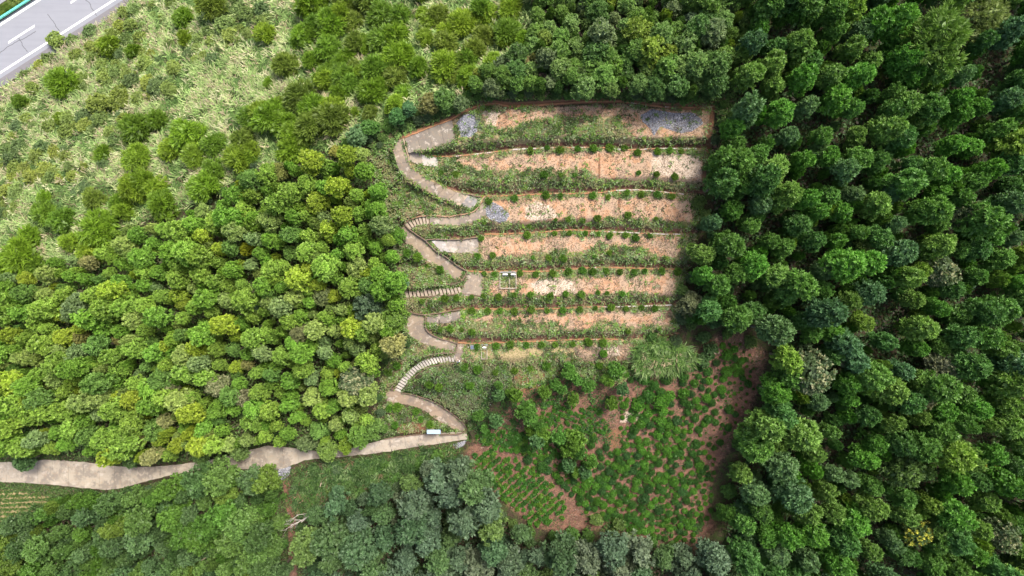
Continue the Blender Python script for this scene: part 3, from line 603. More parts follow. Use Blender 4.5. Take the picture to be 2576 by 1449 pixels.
# ------------------------------------------------------------------ foliage meshes
def quads(c, d, n, L, W):
    """rhombus leaves: base c, along d, width direction d x n"""
    s = np.cross(d, n); s /= (np.linalg.norm(s, axis=1, keepdims=True) + 1e-9)
    L = L[:, None]; W = W[:, None]
    V = np.stack([c, c + d * L * .5 + s * W / 2, c + d * L, c + d * L * .5 - s * W / 2], 1).reshape(-1, 3)
    return V
def runit(r, n):
    v = r.normal(size=(n, 3)); return v / np.linalg.norm(v, axis=1, keepdims=True)
def crown(kind, seed):
    """returns mesh; nominal crown radius 1, z measured from ground 0 to total height (nominal metres per R)"""
    r = np.random.default_rng(seed)
    P = dict(spray=dict(ht=3.7, lobes=13, cz=(1.3, 3.35), lr=(.34, .58), ncl=190, nl=26, L=.19, W=.075, out=.75),
             round=dict(ht=3.3, lobes=11, cz=(1.5, 2.9), lr=(.36, .6), ncl=150, nl=24, L=.17, W=.08, out=.7),
             feather=dict(ht=2.0, lobes=9, cz=(.8, 1.55), lr=(.3, .5), ncl=110, nl=28, L=.32, W=.05, out=.9),
             loose=dict(ht=3.8, lobes=16, cz=(1.3, 3.5), lr=(.25, .45), ncl=190, nl=22, L=.16, W=.07, out=.6),
             leafy=dict(ht=1.5, lobes=8, cz=(.7, 1.1), lr=(.35, .55), ncl=110, nl=20, L=.17, W=.09, out=.55),
             blossom=dict(ht=2.9, lobes=12, cz=(1.5, 2.6), lr=(.33, .52), ncl=270, nl=20, L=.13, W=.09, out=.7),
             tea=dict(ht=1.15, lobes=1, cz=(.35, .35), lr=(.88, .88), ncl=170, nl=16, L=.13, W=.09, out=.75),
             ball=dict(ht=1.7, lobes=2, cz=(.8, 1.0), lr=(.65, .8), ncl=60, nl=18, L=.36, W=.12, out=.85),
             sapling=dict(ht=2.4, lobes=6, cz=(1.2, 1.9), lr=(.4, .6), ncl=90, nl=20, L=.22, W=.09, out=.7),
             pine=dict(ht=2.3, lobes=22, cz=(1.3, 2.0), lr=(.20, .33), ncl=380, nl=16, L=.13, W=.02, out=.9),
             crop=dict(ht=.7, lobes=3, cz=(.25, .4), lr=(.35, .55), ncl=26, nl=12, L=.4, W=.2, out=.6))[kind]
    nl = P['lobes']; LC = []; LR = []
    for i in range(nl):
        a = i * 2.399 + r.uniform(-.5, .5); z = r.uniform(*P['cz']); t = (z - P['cz'][0]) / (P['cz'][1] - P['cz'][0] + 1e-6)
        lr = r.uniform(*P['lr'])
        rad = (1 - lr) * math.sqrt((i + .3) / nl) * (1 - .75 * t ** 1.5 if nl > 2 else 0.2) * r.uniform(.85, 1.15)
        if kind == 'tea': rad = 0
        LC.append((rad * math.cos(a), rad * math.sin(a), z)); LR.append(lr)
    LC = np.array(LC); LR = np.array(LR)
    cc = []; dd = []
    while len(cc) < P['ncl']:
        i = r.integers(nl); d = runit(r, 1)[0]
        if d[2] < -.45: continue
        sq = np.array([1, 1, 1.15 if kind not in ('tea',) else .8])
        p = LC[i] + d * LR[i] * sq * r.uniform(.82, 1.04)
        ins = (np.linalg.norm((p - LC) / LR[:, None], axis=1) < .78); ins[i] = False
        if ins.any() and r.random() < .85: continue
        cc.append(p); dd.append(d)
    cc = np.array(cc); dd = np.array(dd); n = P['nl']; M = len(cc) * n
    C = np.repeat(cc, n, 0); O = np.repeat(dd, n, 0)
    up = np.array([0, 0, .35]) if kind in ('feather', 'ball', 'pine') else np.array([0, 0, .12])
    D = O * P['out'] + runit(r, M) * .85 + up; D /= np.linalg.norm(D, axis=1, keepdims=True)
    C = C + runit(r, M) * P['L'] * .28
    Nn = O + runit(r, M) * .75; L = P['L'] * r.uniform(.6, 1.25, M); W = P['W'] * r.uniform(.7, 1.3, M)
    V = quads(C, D, Nn, L, W)
    clv = r.random(len(cc)); var = np.clip(np.repeat(clv, n) * .65 + r.random(M) * .35, 0, 1)
    tipc = (r.random(len(cc)) < (.5)) & (dd[:, 2] > .05); tip = np.repeat(tipc.astype(float), n) * (r.random(M) < .62)
    # inner leaves that close the crown
    mi = int(M * .16); i = r.integers(nl, size=mi); d = runit(r, mi); Ci = LC[i] + d * (LR[i] * .62)[:, None]
    Vi = quads(Ci, runit(r, mi), d, np.full(mi, P['L'] * 1.5), np.full(mi, max(P['W'] * 2.2, P['L'] * .7)))
    V = np.vstack([V, Vi]); var = np.r_[var, r.random(mi) * .5]; tip = np.r_[tip, np.zeros(mi)]
    Fq = np.arange(len(V)).reshape(-1, 4)
    mat = {'blossom': M_BLOSSOM}.get(kind, M_LEAF)
    return mesh_np('crown', V, Fq, mat, {'var': np.repeat(var, 4), 'tip': np.repeat(tip, 4)}), P['ht'], LC
def trunk_mesh(LC, seed, r0=.09):
    q = random.Random(seed); mb = MB(); top = float(LC[:, 2].max()); f = (q.uniform(-.05, .05), q.uniform(-.05, .05), top * .55)
    mb.tube((0, 0, -.25), f, r0, r0 * .72, 7); mb.tube(f, (f[0] * 1.5, f[1] * 1.5, top), r0 * .72, r0 * .2, 6)
    for c in LC[:7]:
        z = f[2] * q.uniform(.75, 1.15); mb.tube((f[0] * z / f[2], f[1] * z / f[2], z), tuple(c), r0 * .4, r0 * .12, 5)
    return mesh_py('trunk', mb.V, mb.F, M_BARK)
KINDS = {}
for kind, nv in (('spray', 9), ('round', 9), ('feather', 6), ('loose', 6), ('leafy', 5), ('blossom', 3), ('tea', 6), ('ball', 5), ('sapling', 4), ('pine', 2), ('crop', 4)):
    L_ = []
    for i in range(nv):
        cm, ht, LC = crown(kind, 100 * len(KINDS) + i); L_.append((cm, trunk_mesh(LC, i, .09 if kind not in ('tea', 'ball', 'crop') else .05), ht))
    KINDS[kind] = L_
_y = KINDS['blossom'][0][0].copy(); _y.materials.clear(); _y.materials.append(M_YBLOSSOM)

CW = {}
placed = []   # (root, u, v, R, colourname, zone)
def put(name, kind, u, v, rpx, col, cat, hz=1.0, cfrac=.72, var=None, mesh=None, parts=('crown', 'trunk')):
    """arrays u,v,rpx of visible crown centres; returns list of root objects"""
    u = np.atleast_1d(np.asarray(u, float)); v = np.atleast_1d(np.asarray(v, float)); rpx = np.broadcast_to(np.asarray(rpx, float), u.shape)
    ht = KINDS[kind][0][2]; z = H(u, v)
    for _ in range(4):
        zc = z + cfrac * ht * hz * rpx * K * (CAMZ - z); R = rpx * K * (CAMZ - zc); zc = z + cfrac * ht * hz * R; s = K * (CAMZ - zc)
        x = (u - 1288) * s; y = (724.5 - v) * s; z = xy_to_z(x, y)
    out = []
    for i in range(len(u)):
        q = random.Random(int(u[i] * 977 + v[i] * 131)); vi = q.randrange(len(KINDS[kind])); cm, tm, _ = KINDS[kind][vi]
        if mesh is not None: cm = mesh
        root = bpy.data.objects.new(name, None); COL.objects.link(root); root.location = (x[i], y[i], z[i])
        root.rotation_euler = (q.uniform(-.05, .05), q.uniform(-.05, .05), q.uniform(0, 6.28)); sc = R[i]
        root.scale = (sc * q.uniform(.9, 1.1), sc * q.uniform(.9, 1.1), sc * hz * q.uniform(.88, 1.12))
        root['category'] = cat
        c = link(parts[0], cm, root); cc = col[i] if isinstance(col, list) else col
        c.color = (cc[0], cc[1], cc[2], 1); link(parts[1], tm, root); out.append(root)
    return out

def poisson(poly, r, n, seed, bad=None, tries=60000):
    g = np.random.default_rng(seed); xs = [p[0] for p in poly]; ys = [p[1] for p in poly]
    C = np.stack([g.uniform(min(xs), max(xs), tries), g.uniform(min(ys), max(ys), tries)], 1); C = C[pip(poly, C[:, 0], C[:, 1])]
    if bad is not None: C = C[~bad(C[:, 0], C[:, 1])]
    kept = np.zeros((0, 2)); out = []
    cell = {}
    for p in C:
        k = (int(p[0] // r), int(p[1] // r)); ok = True
        for a in (-1, 0, 1):
            for b in (-1, 0, 1):
                for o in cell.get((k[0] + a, k[1] + b), ()):
                    if (o[0] - p[0]) ** 2 + (o[1] - p[1]) ** 2 < r * r: ok = False; break
                if not ok: break
            if not ok: break
        if ok:
            cell.setdefault(k, []).append(p); out.append(p)
            if len(out) >= n: break
    return np.array(out)

# ------------------------------------------------------------------ palettes (leaf albedo)
GREENS_R = [((0.073, 0.156, 0.032), 'mid green'), ((0.058, 0.133, 0.035), 'deep green'), ((0.103, 0.184, 0.040), 'light green'), ((0.086, 0.156, 0.062), 'grey-green'), ((0.073, 0.177, 0.027), 'fresh green'), ((0.124, 0.200, 0.032), 'yellow-green'), ((0.061, 0.126, 0.054), 'bluish green')]
WT_R = [6, 4, 4, 1.5, 5, 1, 1]
GREENS_L = [((0.171, 0.267, 0.048), 'light green'), ((0.131, 0.241, 0.038), 'fresh green'), ((0.110, 0.196, 0.048), 'mid green'), ((0.201, 0.267, 0.080), 'pale green'), ((0.211, 0.276, 0.035), 'yellow-green'), ((0.161, 0.231, 0.094), 'greyish green'), ((0.231, 0.231, 0.096), 'straw green')]
WT_L = [8, 7, 2, 3.5, 3, .8, .3]
GREENS_T = [((0.091, 0.163, 0.035), 'mid green'), ((0.114, 0.184, 0.054), 'light green'), ((0.152, 0.213, 0.035), 'yellow-green'), ((0.107, 0.148, 0.069), 'grey-green'), ((0.067, 0.128, 0.035), 'deep green'), ((0.182, 0.177, 0.072), 'straw green')]
WT_T = [5, 4, 2, 2, 2, .6]
GREENS_B = [((0.071, 0.112, 0.067), 'grey-green'), ((0.063, 0.112, 0.041), 'mid green'), ((0.103, 0.134, 0.085), 'silvery green'), ((0.052, 0.096, 0.044), 'dark green'), ((0.086, 0.140, 0.040), 'light green')]
WT_B = [5, 4, 2, 3, 1]
GREENS_BL = [((0.061, 0.128, 0.021), 'fresh green'), ((0.075, 0.136, 0.034), 'light green'), ((0.052, 0.098, 0.030), 'dark green'), ((0.092, 0.146, 0.026), 'yellow-green'), ((0.065, 0.118, 0.046), 'grey-green')]
WT_BL = [5, 4, 2, 2, 2]
def pick(pal, wt, n, seed):
    q = random.Random(seed); out = []; nm = []
    for i in range(n):
        c, w = q.choices(pal, wt)[0]; f = q.uniform(.86, 1.18); g = q.uniform(.96, 1.05)
        out.append((c[0] * f * g, c[1] * f, c[2] * f / g)); nm.append(w)
    return out, nm

SPECIAL = []
def near_special(u, v, f=.85):
    b = np.zeros(u.shape, bool)
    for (a, c, r) in SPECIAL: b |= np.hypot(u - a, v - c) < r * f
    return b
GAPS = [(2107, 150, 22), (2050, 215, 26), (2000, 243, 26), (2507, 175, 48), (2540, 130, 30), (2470, 205, 24), (2232, 212, 20), (2207, 287, 16), (2370, 320, 22), (2132, 377, 24), (2320, 387, 22), (2295, 585, 28), (2335, 572, 22),
        (2245, 662, 16), (2232, 775, 26), (2245, 825, 24), (2195, 880, 18), (1985, 832, 20), (2060, 1210, 20), (2115, 1085, 14), (2160, 300, 14), (1870, 230, 22), (1900, 210, 16), (2420, 1105, 14), (2500, 1390, 20), (2000, 1400, 14), (2270, 1430, 16)]
def in_gap(u, v):
    b = np.zeros(u.shape, bool)
    for (a, c, r) in GAPS: b |= np.hypot(u - a, v - c) < r + 8
    return b

placed_trees = []
def reg(objs, u, v, r, names, zone, species, group):
    for o, a, b, c, n in zip(objs, u, v, r, names): placed_trees.append([o, a, b, c, n, zone, species, group])

# specials first --------------------------------------------------------------
def special(name, kind, lst, cat, hz=1.0, mesh=None):
    for (u, v, r, col, label) in lst:
        o = put(name, kind, [u], [v], r, [col], cat, hz, mesh=mesh)[0]; tag(o, label); SPECIAL.append((u, v, r))
GC = (.080, .115, .055)
special('flowering_tree', 'blossom', [
 (2040, 935, 64, (.070, .105, .050), 'broad dark tree with cream flower tufts beside the red tea field'),
 (2127, 895, 36, (.085, .095, .055), 'small cream-flowered tree right of the broad flowering one'),
 (2378, 925, 48, (.11, .125, .075), 'pale greyish-cream flowering tree in the right forest'),
 (2322, 996, 46, (.11, .12, .055), 'yellowish-cream flowering tree below the pale greyish one'),
 (2427, 535, 46, GC, 'dusty pale flowering tree high in the right forest'),
 (2365, 680, 52, GC, 'grey tree with bright cream right side in the right forest'),
 (2512, 1345, 46, GC, 'cream-flowered tree near the lower right corner'),
 (425, 972, 28, (.13, .14, .07), 'cream tree in the lower middle of the left forest'),
 (545, 968, 36, (.13, .15, .07), 'larger cream-tipped tree right of the small cream one'),
 (612, 998, 27, (.14, .14, .08), 'creamy white tree, rightmost of three in the left forest'),
 (894, 965, 44, (.075, .105, .05), 'grey-green tree with cream tufts beside the curved stairs'),
 (2418, 895, 24, (.06, .08, .06), 'small smoky tree with cream tips behind the pale greyish one')], 'tree')
special('yellow_flowering_tree', 'blossom', [(2315, 1340, 44, (.06, .10, .03), 'dark tree sprinkled with bright yellow flowers')], 'tree', mesh=_y)
special('pine_tree', 'pine', [(2365, 90, 112, (.085, .150, .028), 'huge feathery bright green pine at the top right'), (2490, 45, 66, (.125, .165, .050), 'paler pine at the top edge, right of the huge one'),
 (2235, 170, 34, (.085, .12, .02), 'small olive pine at the foot of the huge pine')], 'pine', hz=1.0)
special('broadleaf_tree', 'round', [
 (1743, 47, 27, (.15, .21, .12), 'whitish green tree at the top, standing out above the others'),
 (1316, 152, 22, (.19, .17, .08), 'tan-leaved tree at the left end of the top forest'),
 (1546, 172, 28, (.085, .16, .022), 'bright yellow-green tree above the middle of the top terrace'),
 (1370, 97, 28, (.12, .17, .035), 'yellow-tipped tree near the left end of the top forest'),
 (844, 380, 20, (.19, .19, .04), 'golden yellow tree on the upper edge of the left forest'),
 (700, 432, 32, (.125, .14, .04), 'mottled yellowish tree at the top of the left forest'),
 (620, 628, 22, (.17, .19, .012), 'bright yellow tree in the middle of the left forest'),
 (205, 848, 24, (.16, .16, .05), 'yellowish tree in the left part of the left forest'),
 (462, 765, 26, (.13, .17, .02), 'golden-green tree in the centre of the left forest'),

 (822, 1138, 32, (.105, .165, .035), 'bright rounded tree leaning over the lane, left of the grass verge'), (770, 1118, 28, (.10, .14, .055), 'pale olive tree above the lane junction'), (905, 1100, 36, (.090, .165, .03), 'large fresh green tree above the narrow stretch of the lane'),
 (938, 1078, 30, (.085, .15, .035), 'light green tree at the lower right corner of the left forest'), (868, 1120, 26, (.11, .17, .02), 'yellow-green tree between two large ones over the lane'), (600, 1140, 26, (.09, .14, .04), 'green tree overhanging the lane left of the junction'),
 (505, 1150, 24, (.075, .13, .035), 'darker tree overhanging the lane bend'), (60, 1160, 30, (.05, .10, .035), 'dark green tree over the left end of the lane'), (330, 1160, 22, (.07, .12, .04), 'low tree at the dip of the lane'),
 (195, 768, 44, (.10, .145, .06), 'large pale crown in the left part of the left forest'),
 (926, 770, 46, (.055, .088, .048), 'large dusky grey-green tree beside the straight stairs'),
 (987, 800, 42, (.085, .145, .025), 'large yellow-green tree overhanging the wide path'),
 (636, 768, 26, (.10, .17, .085), 'mint-coloured tree in the left forest'),
 (806, 748, 32, (.105, .13, .05), 'olive mottled tree left of the straight stairs'),
 (748, 838, 34, (.12, .13, .06), 'straw-coloured tree in the lower left forest'),
 (1000, 590, 24, (.07, .15, .02), 'bright green tree touching the path below the short stairs'),
 (2270, 1180, 58, (.060, .105, .026), 'largest dark tree in the lower right forest'),
 (2502, 1180, 28, (.16, .15, .018), 'golden yellow crown at the right in the lower forest'),
 (2180, 625, 38, (.085, .13, .035), 'rounded light tree in the middle of the right forest'),
 (1740, 765, 34, (.095, .11, .055), 'brownish-green tree at the end of the fifth terrace'),
 (2435, 715, 28, (.06, .10, .07), 'bluish grey tree at the right in the forest'),
 (1078, 258, 32, (.13, .13, .045), 'rusty-leaved tree at the upper left of the terraces'),
 (1000, 292, 26, (.055, .135, .04), 'fresh green tree left of the rusty-leaved one'),
 (1029, 270, 22, (.075, .16, .07), 'bluish mint tree between fresh and rusty ones'),
 (1116, 245, 34, (.075, .14, .035), 'rounded green tree right of the rusty-leaved one'),
 (1160, 258, 24, (.08, .12, .05), 'greyish small tree above the corner of the red bank'),
 (895, 340, 32, (.080, .145, .06), 'pale blue-green tree above the left forest'),
 (925, 318, 28, (.065, .145, .03), 'bright green tree beside the pale blue-green one'),
 (1206, 186, 22, (.15, .18, .03), 'yellow tree at the top left of the forest edge'),
 (1276, 205, 22, (.14, .19, .02), 'lemon green small tree near the red bank'),
 (1262, 158, 24, (.09, .13, .06), 'soft grey-green tree above the lemon green one')], 'tree', hz=.8)
special('pale_tree', 'loose', [(1012, 705, 20, (.07, .15, .07), 'drooping blue-green tree at the head of the straight stairs')], 'tree', hz=.5)

# forests ---------------------------------------------------------------------
LEFT = [(-70, 700), (80, 700), (170, 648), (250, 628), (300, 580), (420, 570), (490, 530), (560, 510), (600, 465), (690, 430), (760, 408), (840, 385), (900, 378), (922, 400), (935, 450), (958, 500), (970, 540), (982, 590), (992, 640), (995, 700), (1000, 740), (1000, 830), (992, 870), (955, 900), (935, 950), (918, 1000), (925, 1040), (935, 1085), (850, 1112), (790, 1120), (700, 1112), (600, 1120), (500, 1140), (420, 1150), (330, 1150), (250, 1145), (150, 1140), (-70, 1140)]
RIGHT = [(1855, 235), (1862, 290), (1840, 330), (1815, 380), (1805, 440), (1790, 520), (1780, 600), (1762, 680), (1742, 745), (1730, 800), (1800, 815), (1870, 815), (1950, 840), (1975, 900), (1955, 960), (1940, 1010), (1905, 1070), (1885, 1130), (1858, 1190), (1850, 1240), (1825, 1300), (1830, 1350), (1870, 1400), (1880, 1500), (2650, 1500), (2650, -60), (1880, -60), (1870, 190)]
TOP = [(1350, -50), (1880, -50), (1870, 190), (1850, 215), (1780, 222), (1690, 232), (1500, 225), (1400, 220), (1300, 215), (1200, 225), (1190, 195), (1290, 150), (1345, 80)]
BMID = [(768, 1285), (850, 1272), (950, 1245), (1020, 1215), (1070, 1180), (1150, 1175), (1190, 1220), (1230, 1290), (1320, 1350), (1400, 1378), (1500, 1365), (1650, 1385), (1740, 1400), (1800, 1400), (1880, 1500), (764, 1500)]
BLEFT = [(70, 1300), (150, 1262), (300, 1256), (400, 1228), (480, 1212), (600, 1205), (678, 1208), (702, 1300), (706, 1500), (-60, 1500), (-60, 1350)]
def grow(poly, sp, n, seed, rr, kind, hz, pal, wt, name, zone, group, extra=None, bad2=None, cat='tree'):
    C = poisson(poly, sp, n, seed, lambda u, v: near_special(u, v) | (bad2(u, v) if bad2 else False))
    if extra is not None: C = np.vstack([C, extra])
    g = np.random.default_rng(seed); R = rr[0] + (rr[1] - rr[0]) * g.random(len(C)) ** 1.7
    cols, names = pick(pal, wt, len(C), seed)
    objs = put(name, kind, C[:, 0], C[:, 1], R, cols, cat, hz)
    reg(objs, C[:, 0], C[:, 1], R, names, zone, 'tree' if cat == 'tree' else cat, group)
    return C
CR = grow(RIGHT, 45, 300, 11, (29, 50), 'spray', 1.15, GREENS_R, WT_R, 'spreading_tree', 'right forest', 'trees of the right forest', bad2=in_gap)
CL = grow(LEFT, 36, 300, 12, (20, 37), 'round', 1.3, GREENS_L, WT_L, 'rounded_tree', 'left forest', 'trees of the left forest')
CT = grow(TOP, 36, 140, 13, (22, 44), 'round', .9, GREENS_T, WT_T, 'mixed_tree', 'top forest', 'trees above the top terrace')
CB = grow(BMID, 50, 60, 14, (32, 60), 'loose', .95, GREENS_B, WT_B, 'tall_loose_tree', 'bottom wood', 'loose grey-green trees at the bottom')
CBL = grow(BLEFT, 42, 90, 15, (26, 50), 'loose', .95, GREENS_BL, WT_BL, 'feathery_tree', 'lower left wood', 'trees below the lane')

def second(poly, prev, n, seed, rr, pal, wt, name, zone, group, bad2=None):
    def bad(u, v):
        b = near_special(u, v, .5)
        for p in prev: b |= np.hypot(u - p[0], v - p[1]) < 20
        return b | (bad2(u, v) if bad2 else False)
    grow(poly, 24, n, seed, rr, 'leafy', 2.5, pal, wt, name, zone, group, bad2=bad)
second(RIGHT, CR, 290, 71, (17, 30), GREENS_R, WT_R, 'understorey_tree', 'right forest understorey', 'low trees under the right forest', in_gap)
second(LEFT, CL, 240, 72, (15, 25), GREENS_L, WT_L, 'low_tree', 'left forest understorey', 'low trees under the left forest')
second(TOP, CT, 90, 73, (15, 22), GREENS_T, WT_T, 'low_mixed_tree', 'top forest understorey', 'low trees under the top forest')
second(BMID, CB, 60, 74, (16, 26), GREENS_B, WT_B, 'low_grey_tree', 'bottom wood understorey', 'low trees under the bottom wood')
second(BLEFT, CBL, 90, 75, (16, 26), GREENS_BL, WT_BL, 'low_feathery_tree', 'lower left wood understorey', 'low trees under the lower left wood')

# shrubs on the grassy slope ----------------------------------------------------
def tl(lst, ox, oy): return [(ox + a / 4, oy + b / 4, r / 4) for a, b, r in lst]
FE = tl([(600, 820, 130), (190, 1030, 80), (1090, 470, 110), (1340, 520, 80), (1850, 380, 80), (1840, 170, 90), (2130, 40, 150), (600, 1190, 70), (1350, 1300, 150), (1560, 1200, 110), (1850, 1350, 170), (2500, 1180, 110), (780, 860, 60)], 0, 0) + \
 tl([(740, 240, 150), (960, 210, 100), (90, 340, 110), (1400, 330, 140), (1440, 570, 140), (1440, 150, 110), (700, 500, 120), (1080, 450, 100), (990, 680, 80), (960, 830, 110), (700, 800, 120), (1150, 920, 140), (1400, 780, 120), (1640, 680, 110), (1900, 650, 160), (2080, 220, 140), (2290, 360, 110), (2200, 500, 120), (2260, 100, 120), (440, 960, 160), (620, 1060, 100), (750, 1190, 160), (130, 1180, 160), (370, 1380, 150), (280, 650, 140), (130, 830, 60), (1000, 1140, 60), (1900, 430, 120), (2500, 400, 90), (1150, 1130, 80), (1480, 930, 80), (2380, 600, 90), (2560, 60, 110), (1750, 200, 100), (2060, 640, 120), (850, 620, 90), (560, 330, 90), (1700, 380, 90), (2080, 800, 80)], 644, 0) + \
 tl([(1030, 110, 90), (1350, 130, 130), (1700, 50, 110), (2380, 150, 150), (2050, 420, 150), (1320, 450, 130), (1600, 620, 140), (430, 540, 80), (430, 700, 110), (950, 870, 160), (680, 990, 100), (880, 1080, 130), (170, 1130, 170), (320, 1240, 110), (1200, 600, 100), (1560, 430, 110), (2500, 60, 90)], 0, 362)
FE = np.array(FE); _x = poisson([(640, -30), (1340, -30), (1330, 90), (1190, 190), (1040, 270), (940, 310), (830, 350), (700, 390), (640, 300), (800, 180), (740, 60)], 30, 42, 81, lambda u, v: edge_dist([(p[0], p[1]) for p in FE], u, v, False) < 0)
FE = np.vstack([FE, np.c_[_x, np.random.default_rng(4).uniform(18, 38, len(_x))]])
_x = poisson([(-30, 640), (100, 560), (260, 470), (420, 380), (560, 300), (700, 330), (600, 430), (480, 500), (300, 560), (170, 630), (-30, 690)], 42, 13, 83); FE = np.vstack([FE, np.c_[_x, np.random.default_rng(14).uniform(16, 34, len(_x))]])
pal = [((.095, .165, .014), 'vivid green'), ((.080, .145, .016), 'grass green'), ((.125, .190, .018), 'yellow-green'), ((.095, .135, .022), 'olive green')]
cols, names = pick(pal, [4, 3, 3, 2], len(FE), 21)
objs = put('feathery_shrub', 'feather', FE[:, 0], FE[:, 1], FE[:, 2] * 1.18, cols, 'shrub', .8)
reg(objs, FE[:, 0], FE[:, 1], FE[:, 2], names, 'grassy slope', 'feathery shrub', 'feathery shrubs on the grassy slope')
LF = tl([(1000, 1050, 170), (1200, 1000, 150), (1580, 870, 140), (1450, 640, 120), (2250, 250, 150), (2330, 350, 110), (850, 1250, 110), (1750, 680, 110), (400, 660, 90), (720, 400, 80), (550, 400, 100), (900, 330, 110), (1050, 780, 130), (1300, 760, 110), (330, 880, 90), (1000, 1200, 110), (1250, 1200, 90), (2100, 330, 90), (2480, 130, 110), (480, 600, 90), (650, 1330, 110), (1200, 90 * 3, 90), (250, 760, 80), (1300, 250, 90), (1700, 900, 110), (760, 560, 90)], 0, 0) + \
 tl([(100, 150, 120), (370, 130, 110), (300, 330, 120), (520, 320, 90), (130, 330, 90), (400, 40, 110), (650, 50, 80), (240, 240, 90), (60, 60, 90)], 0, 362) + tl([(60, 90, 110), (280, 330, 60)], 644, 0)
LF = np.array(LF); _x = poisson([(-40, 300), (130, 190), (330, 20), (420, -30), (560, -30), (700, 40), (560, 130), (470, 200), (430, 300), (300, 400), (200, 480), (-40, 560)], 21, 180, 82, lambda a, b: fbm(a + 50, b, 70) > .55); LF = np.vstack([LF, np.c_[_x, np.random.default_rng(5).uniform(9, 28, len(_x))]])
pal = [((.135, .180, .045), 'pale yellow-green'), ((.110, .160, .050), 'soft green'), ((.085, .130, .050), 'greyish green'), ((.155, .190, .040), 'lemon green')]
cols, names = pick(pal, [4, 3, 2, 2], len(LF), 22)
objs = put('leafy_shrub', 'leafy', LF[:, 0], LF[:, 1], LF[:, 2], cols, 'shrub', .7)
reg(objs, LF[:, 0], LF[:, 1], LF[:, 2], names, 'grassy slope', 'leafy shrub', 'leafy shrubs between the grass')
HG = np.array([(a, 23 - .64 * a + b, 11) for a in range(-20, 60, 9) for b in (0, 9)], float); cols, names = pick(pal[:1] + [((.08, .13, .02), 'deep green')], [1, 2], len(HG), 23)
objs = put('hedge_shrub', 'leafy', HG[:, 0], HG[:, 1], HG[:, 2], cols, 'shrub', .7)
reg(objs, HG[:, 0], HG[:, 1], HG[:, 2], names, 'motorway median', 'hedge shrub', 'hedge of the motorway median')

# rows of clipped shrubs on the terraces -----------------------------------------
def rowset(lst, ox, oy): return [(ox + a / 4, oy + b / 4) for a, b in lst]
ROWS = {
 'back row of the second terrace': rowset([(185, 70), (355, 40), (485, 58), (660, 48), (815, 45), (985, 38), (1130, 45), (1265, 85), (1465, 75), (1590, 65), (1700, 75)], 1288, 362),
 'front edge of the second terrace': rowset([(1860, 290), (2005, 305)], 644, 362) + rowset([(325, 310), (490, 315), (628, 312), (1275, 290), (1455, 305), (1640, 330)], 1288, 362),
 'back row of the third terrace': rowset([(2345, 575)], 644, 362) + rowset([(25, 545), (340, 515), (490, 520), (810, 520), (968, 535), (1160, 490), (1300, 510), (1465, 508), (1610, 528)], 1288, 362),
 'front edge of the third terrace': rowset([(2290, 790)], 644, 362) + rowset([(170, 825), (440, 765), (565, 760), (712, 770), (858, 748), (1165, 718), (1450, 750)], 1288, 362),
 'back row of the fourth terrace': rowset([(2265, 950)], 644, 362) + rowset([(150, 920), (430, 900), (578, 900), (738, 898), (868, 908), (985, 922), (1142, 918), (1245, 945), (1385, 925)], 1288, 362),
 'front edge of the fourth terrace': rowset([(2225, 1130), (2380, 1120)], 644, 362) + rowset([(210, 1145), (370, 1145), (515, 1155), (828, 1130), (985, 1095), (1415, 1145)], 1288, 362),
 'back row of the fifth terrace': rowset([(2295, 1305), (2400, 1310)], 644, 362) + rowset([(80, 1300), (238, 1312), (410, 1300), (565, 1285), (705, 1275), (815, 1285), (945, 1278), (1085, 1288), (1228, 1290), (1335, 1280), (1510, 1280), (1665, 1285)], 1288, 362),
 'front edge of the fifth terrace': rowset([(1670, 130), (1755, 165), (1900, 105), (2015, 100), (2170, 90), (2290, 80), (2440, 90)], 644, 725) + rowset([(20, 70), (185, 65), (385, 80), (540, 60), (695, 60), (865, 45), (958, 55), (1105, 55)], 1288, 725),
 'back row of the sixth terrace': rowset([(2170, 230), (2330, 230), (2455, 230)], 644, 725) + rowset([(25, 235), (190, 218), (355, 228), (512, 222), (680, 215), (835, 202), (998, 192), (1148, 208), (1302, 198), (1438, 205)], 1288, 725),
 'front edge of the sixth terrace': rowset([(1850, 415), (1950, 410), (2070, 420), (2170, 445)], 644, 725) + rowset([(1170, 430), (1480, 410)], 1288, 725),
 'back row of the lowest terrace': rowset([(2225, 590), (2415, 580), (2560, 570)], 644, 725) + rowset([(145, 575), (293, 570), (435, 570), (615, 565), (768, 545), (918, 550)], 1288, 725),
 'front edge of the lowest terrace': rowset([(2095, 790), (2230, 820), (2410, 850)], 644, 725) + rowset([(25, 830), (180, 800), (350, 780), (880, 780), (920, 660)], 1288, 725),
 'slope under the stairs': rowset([(1330, 850), (1420, 780), (1740, 970), (1840, 1000), (2150, 980)], 644, 725),
 'bank below the lowest path': rowset([(1340, 1210), (1400, 1380), (1420, 1200), (1610, 1240), (1660, 1320), (1750, 1370)], 644, 725),
 'bank left of the fifth terrace path': rowset([(1520, 1100), (1625, 1140), (1740, 1220), (1850, 1265)], 644, 362)}
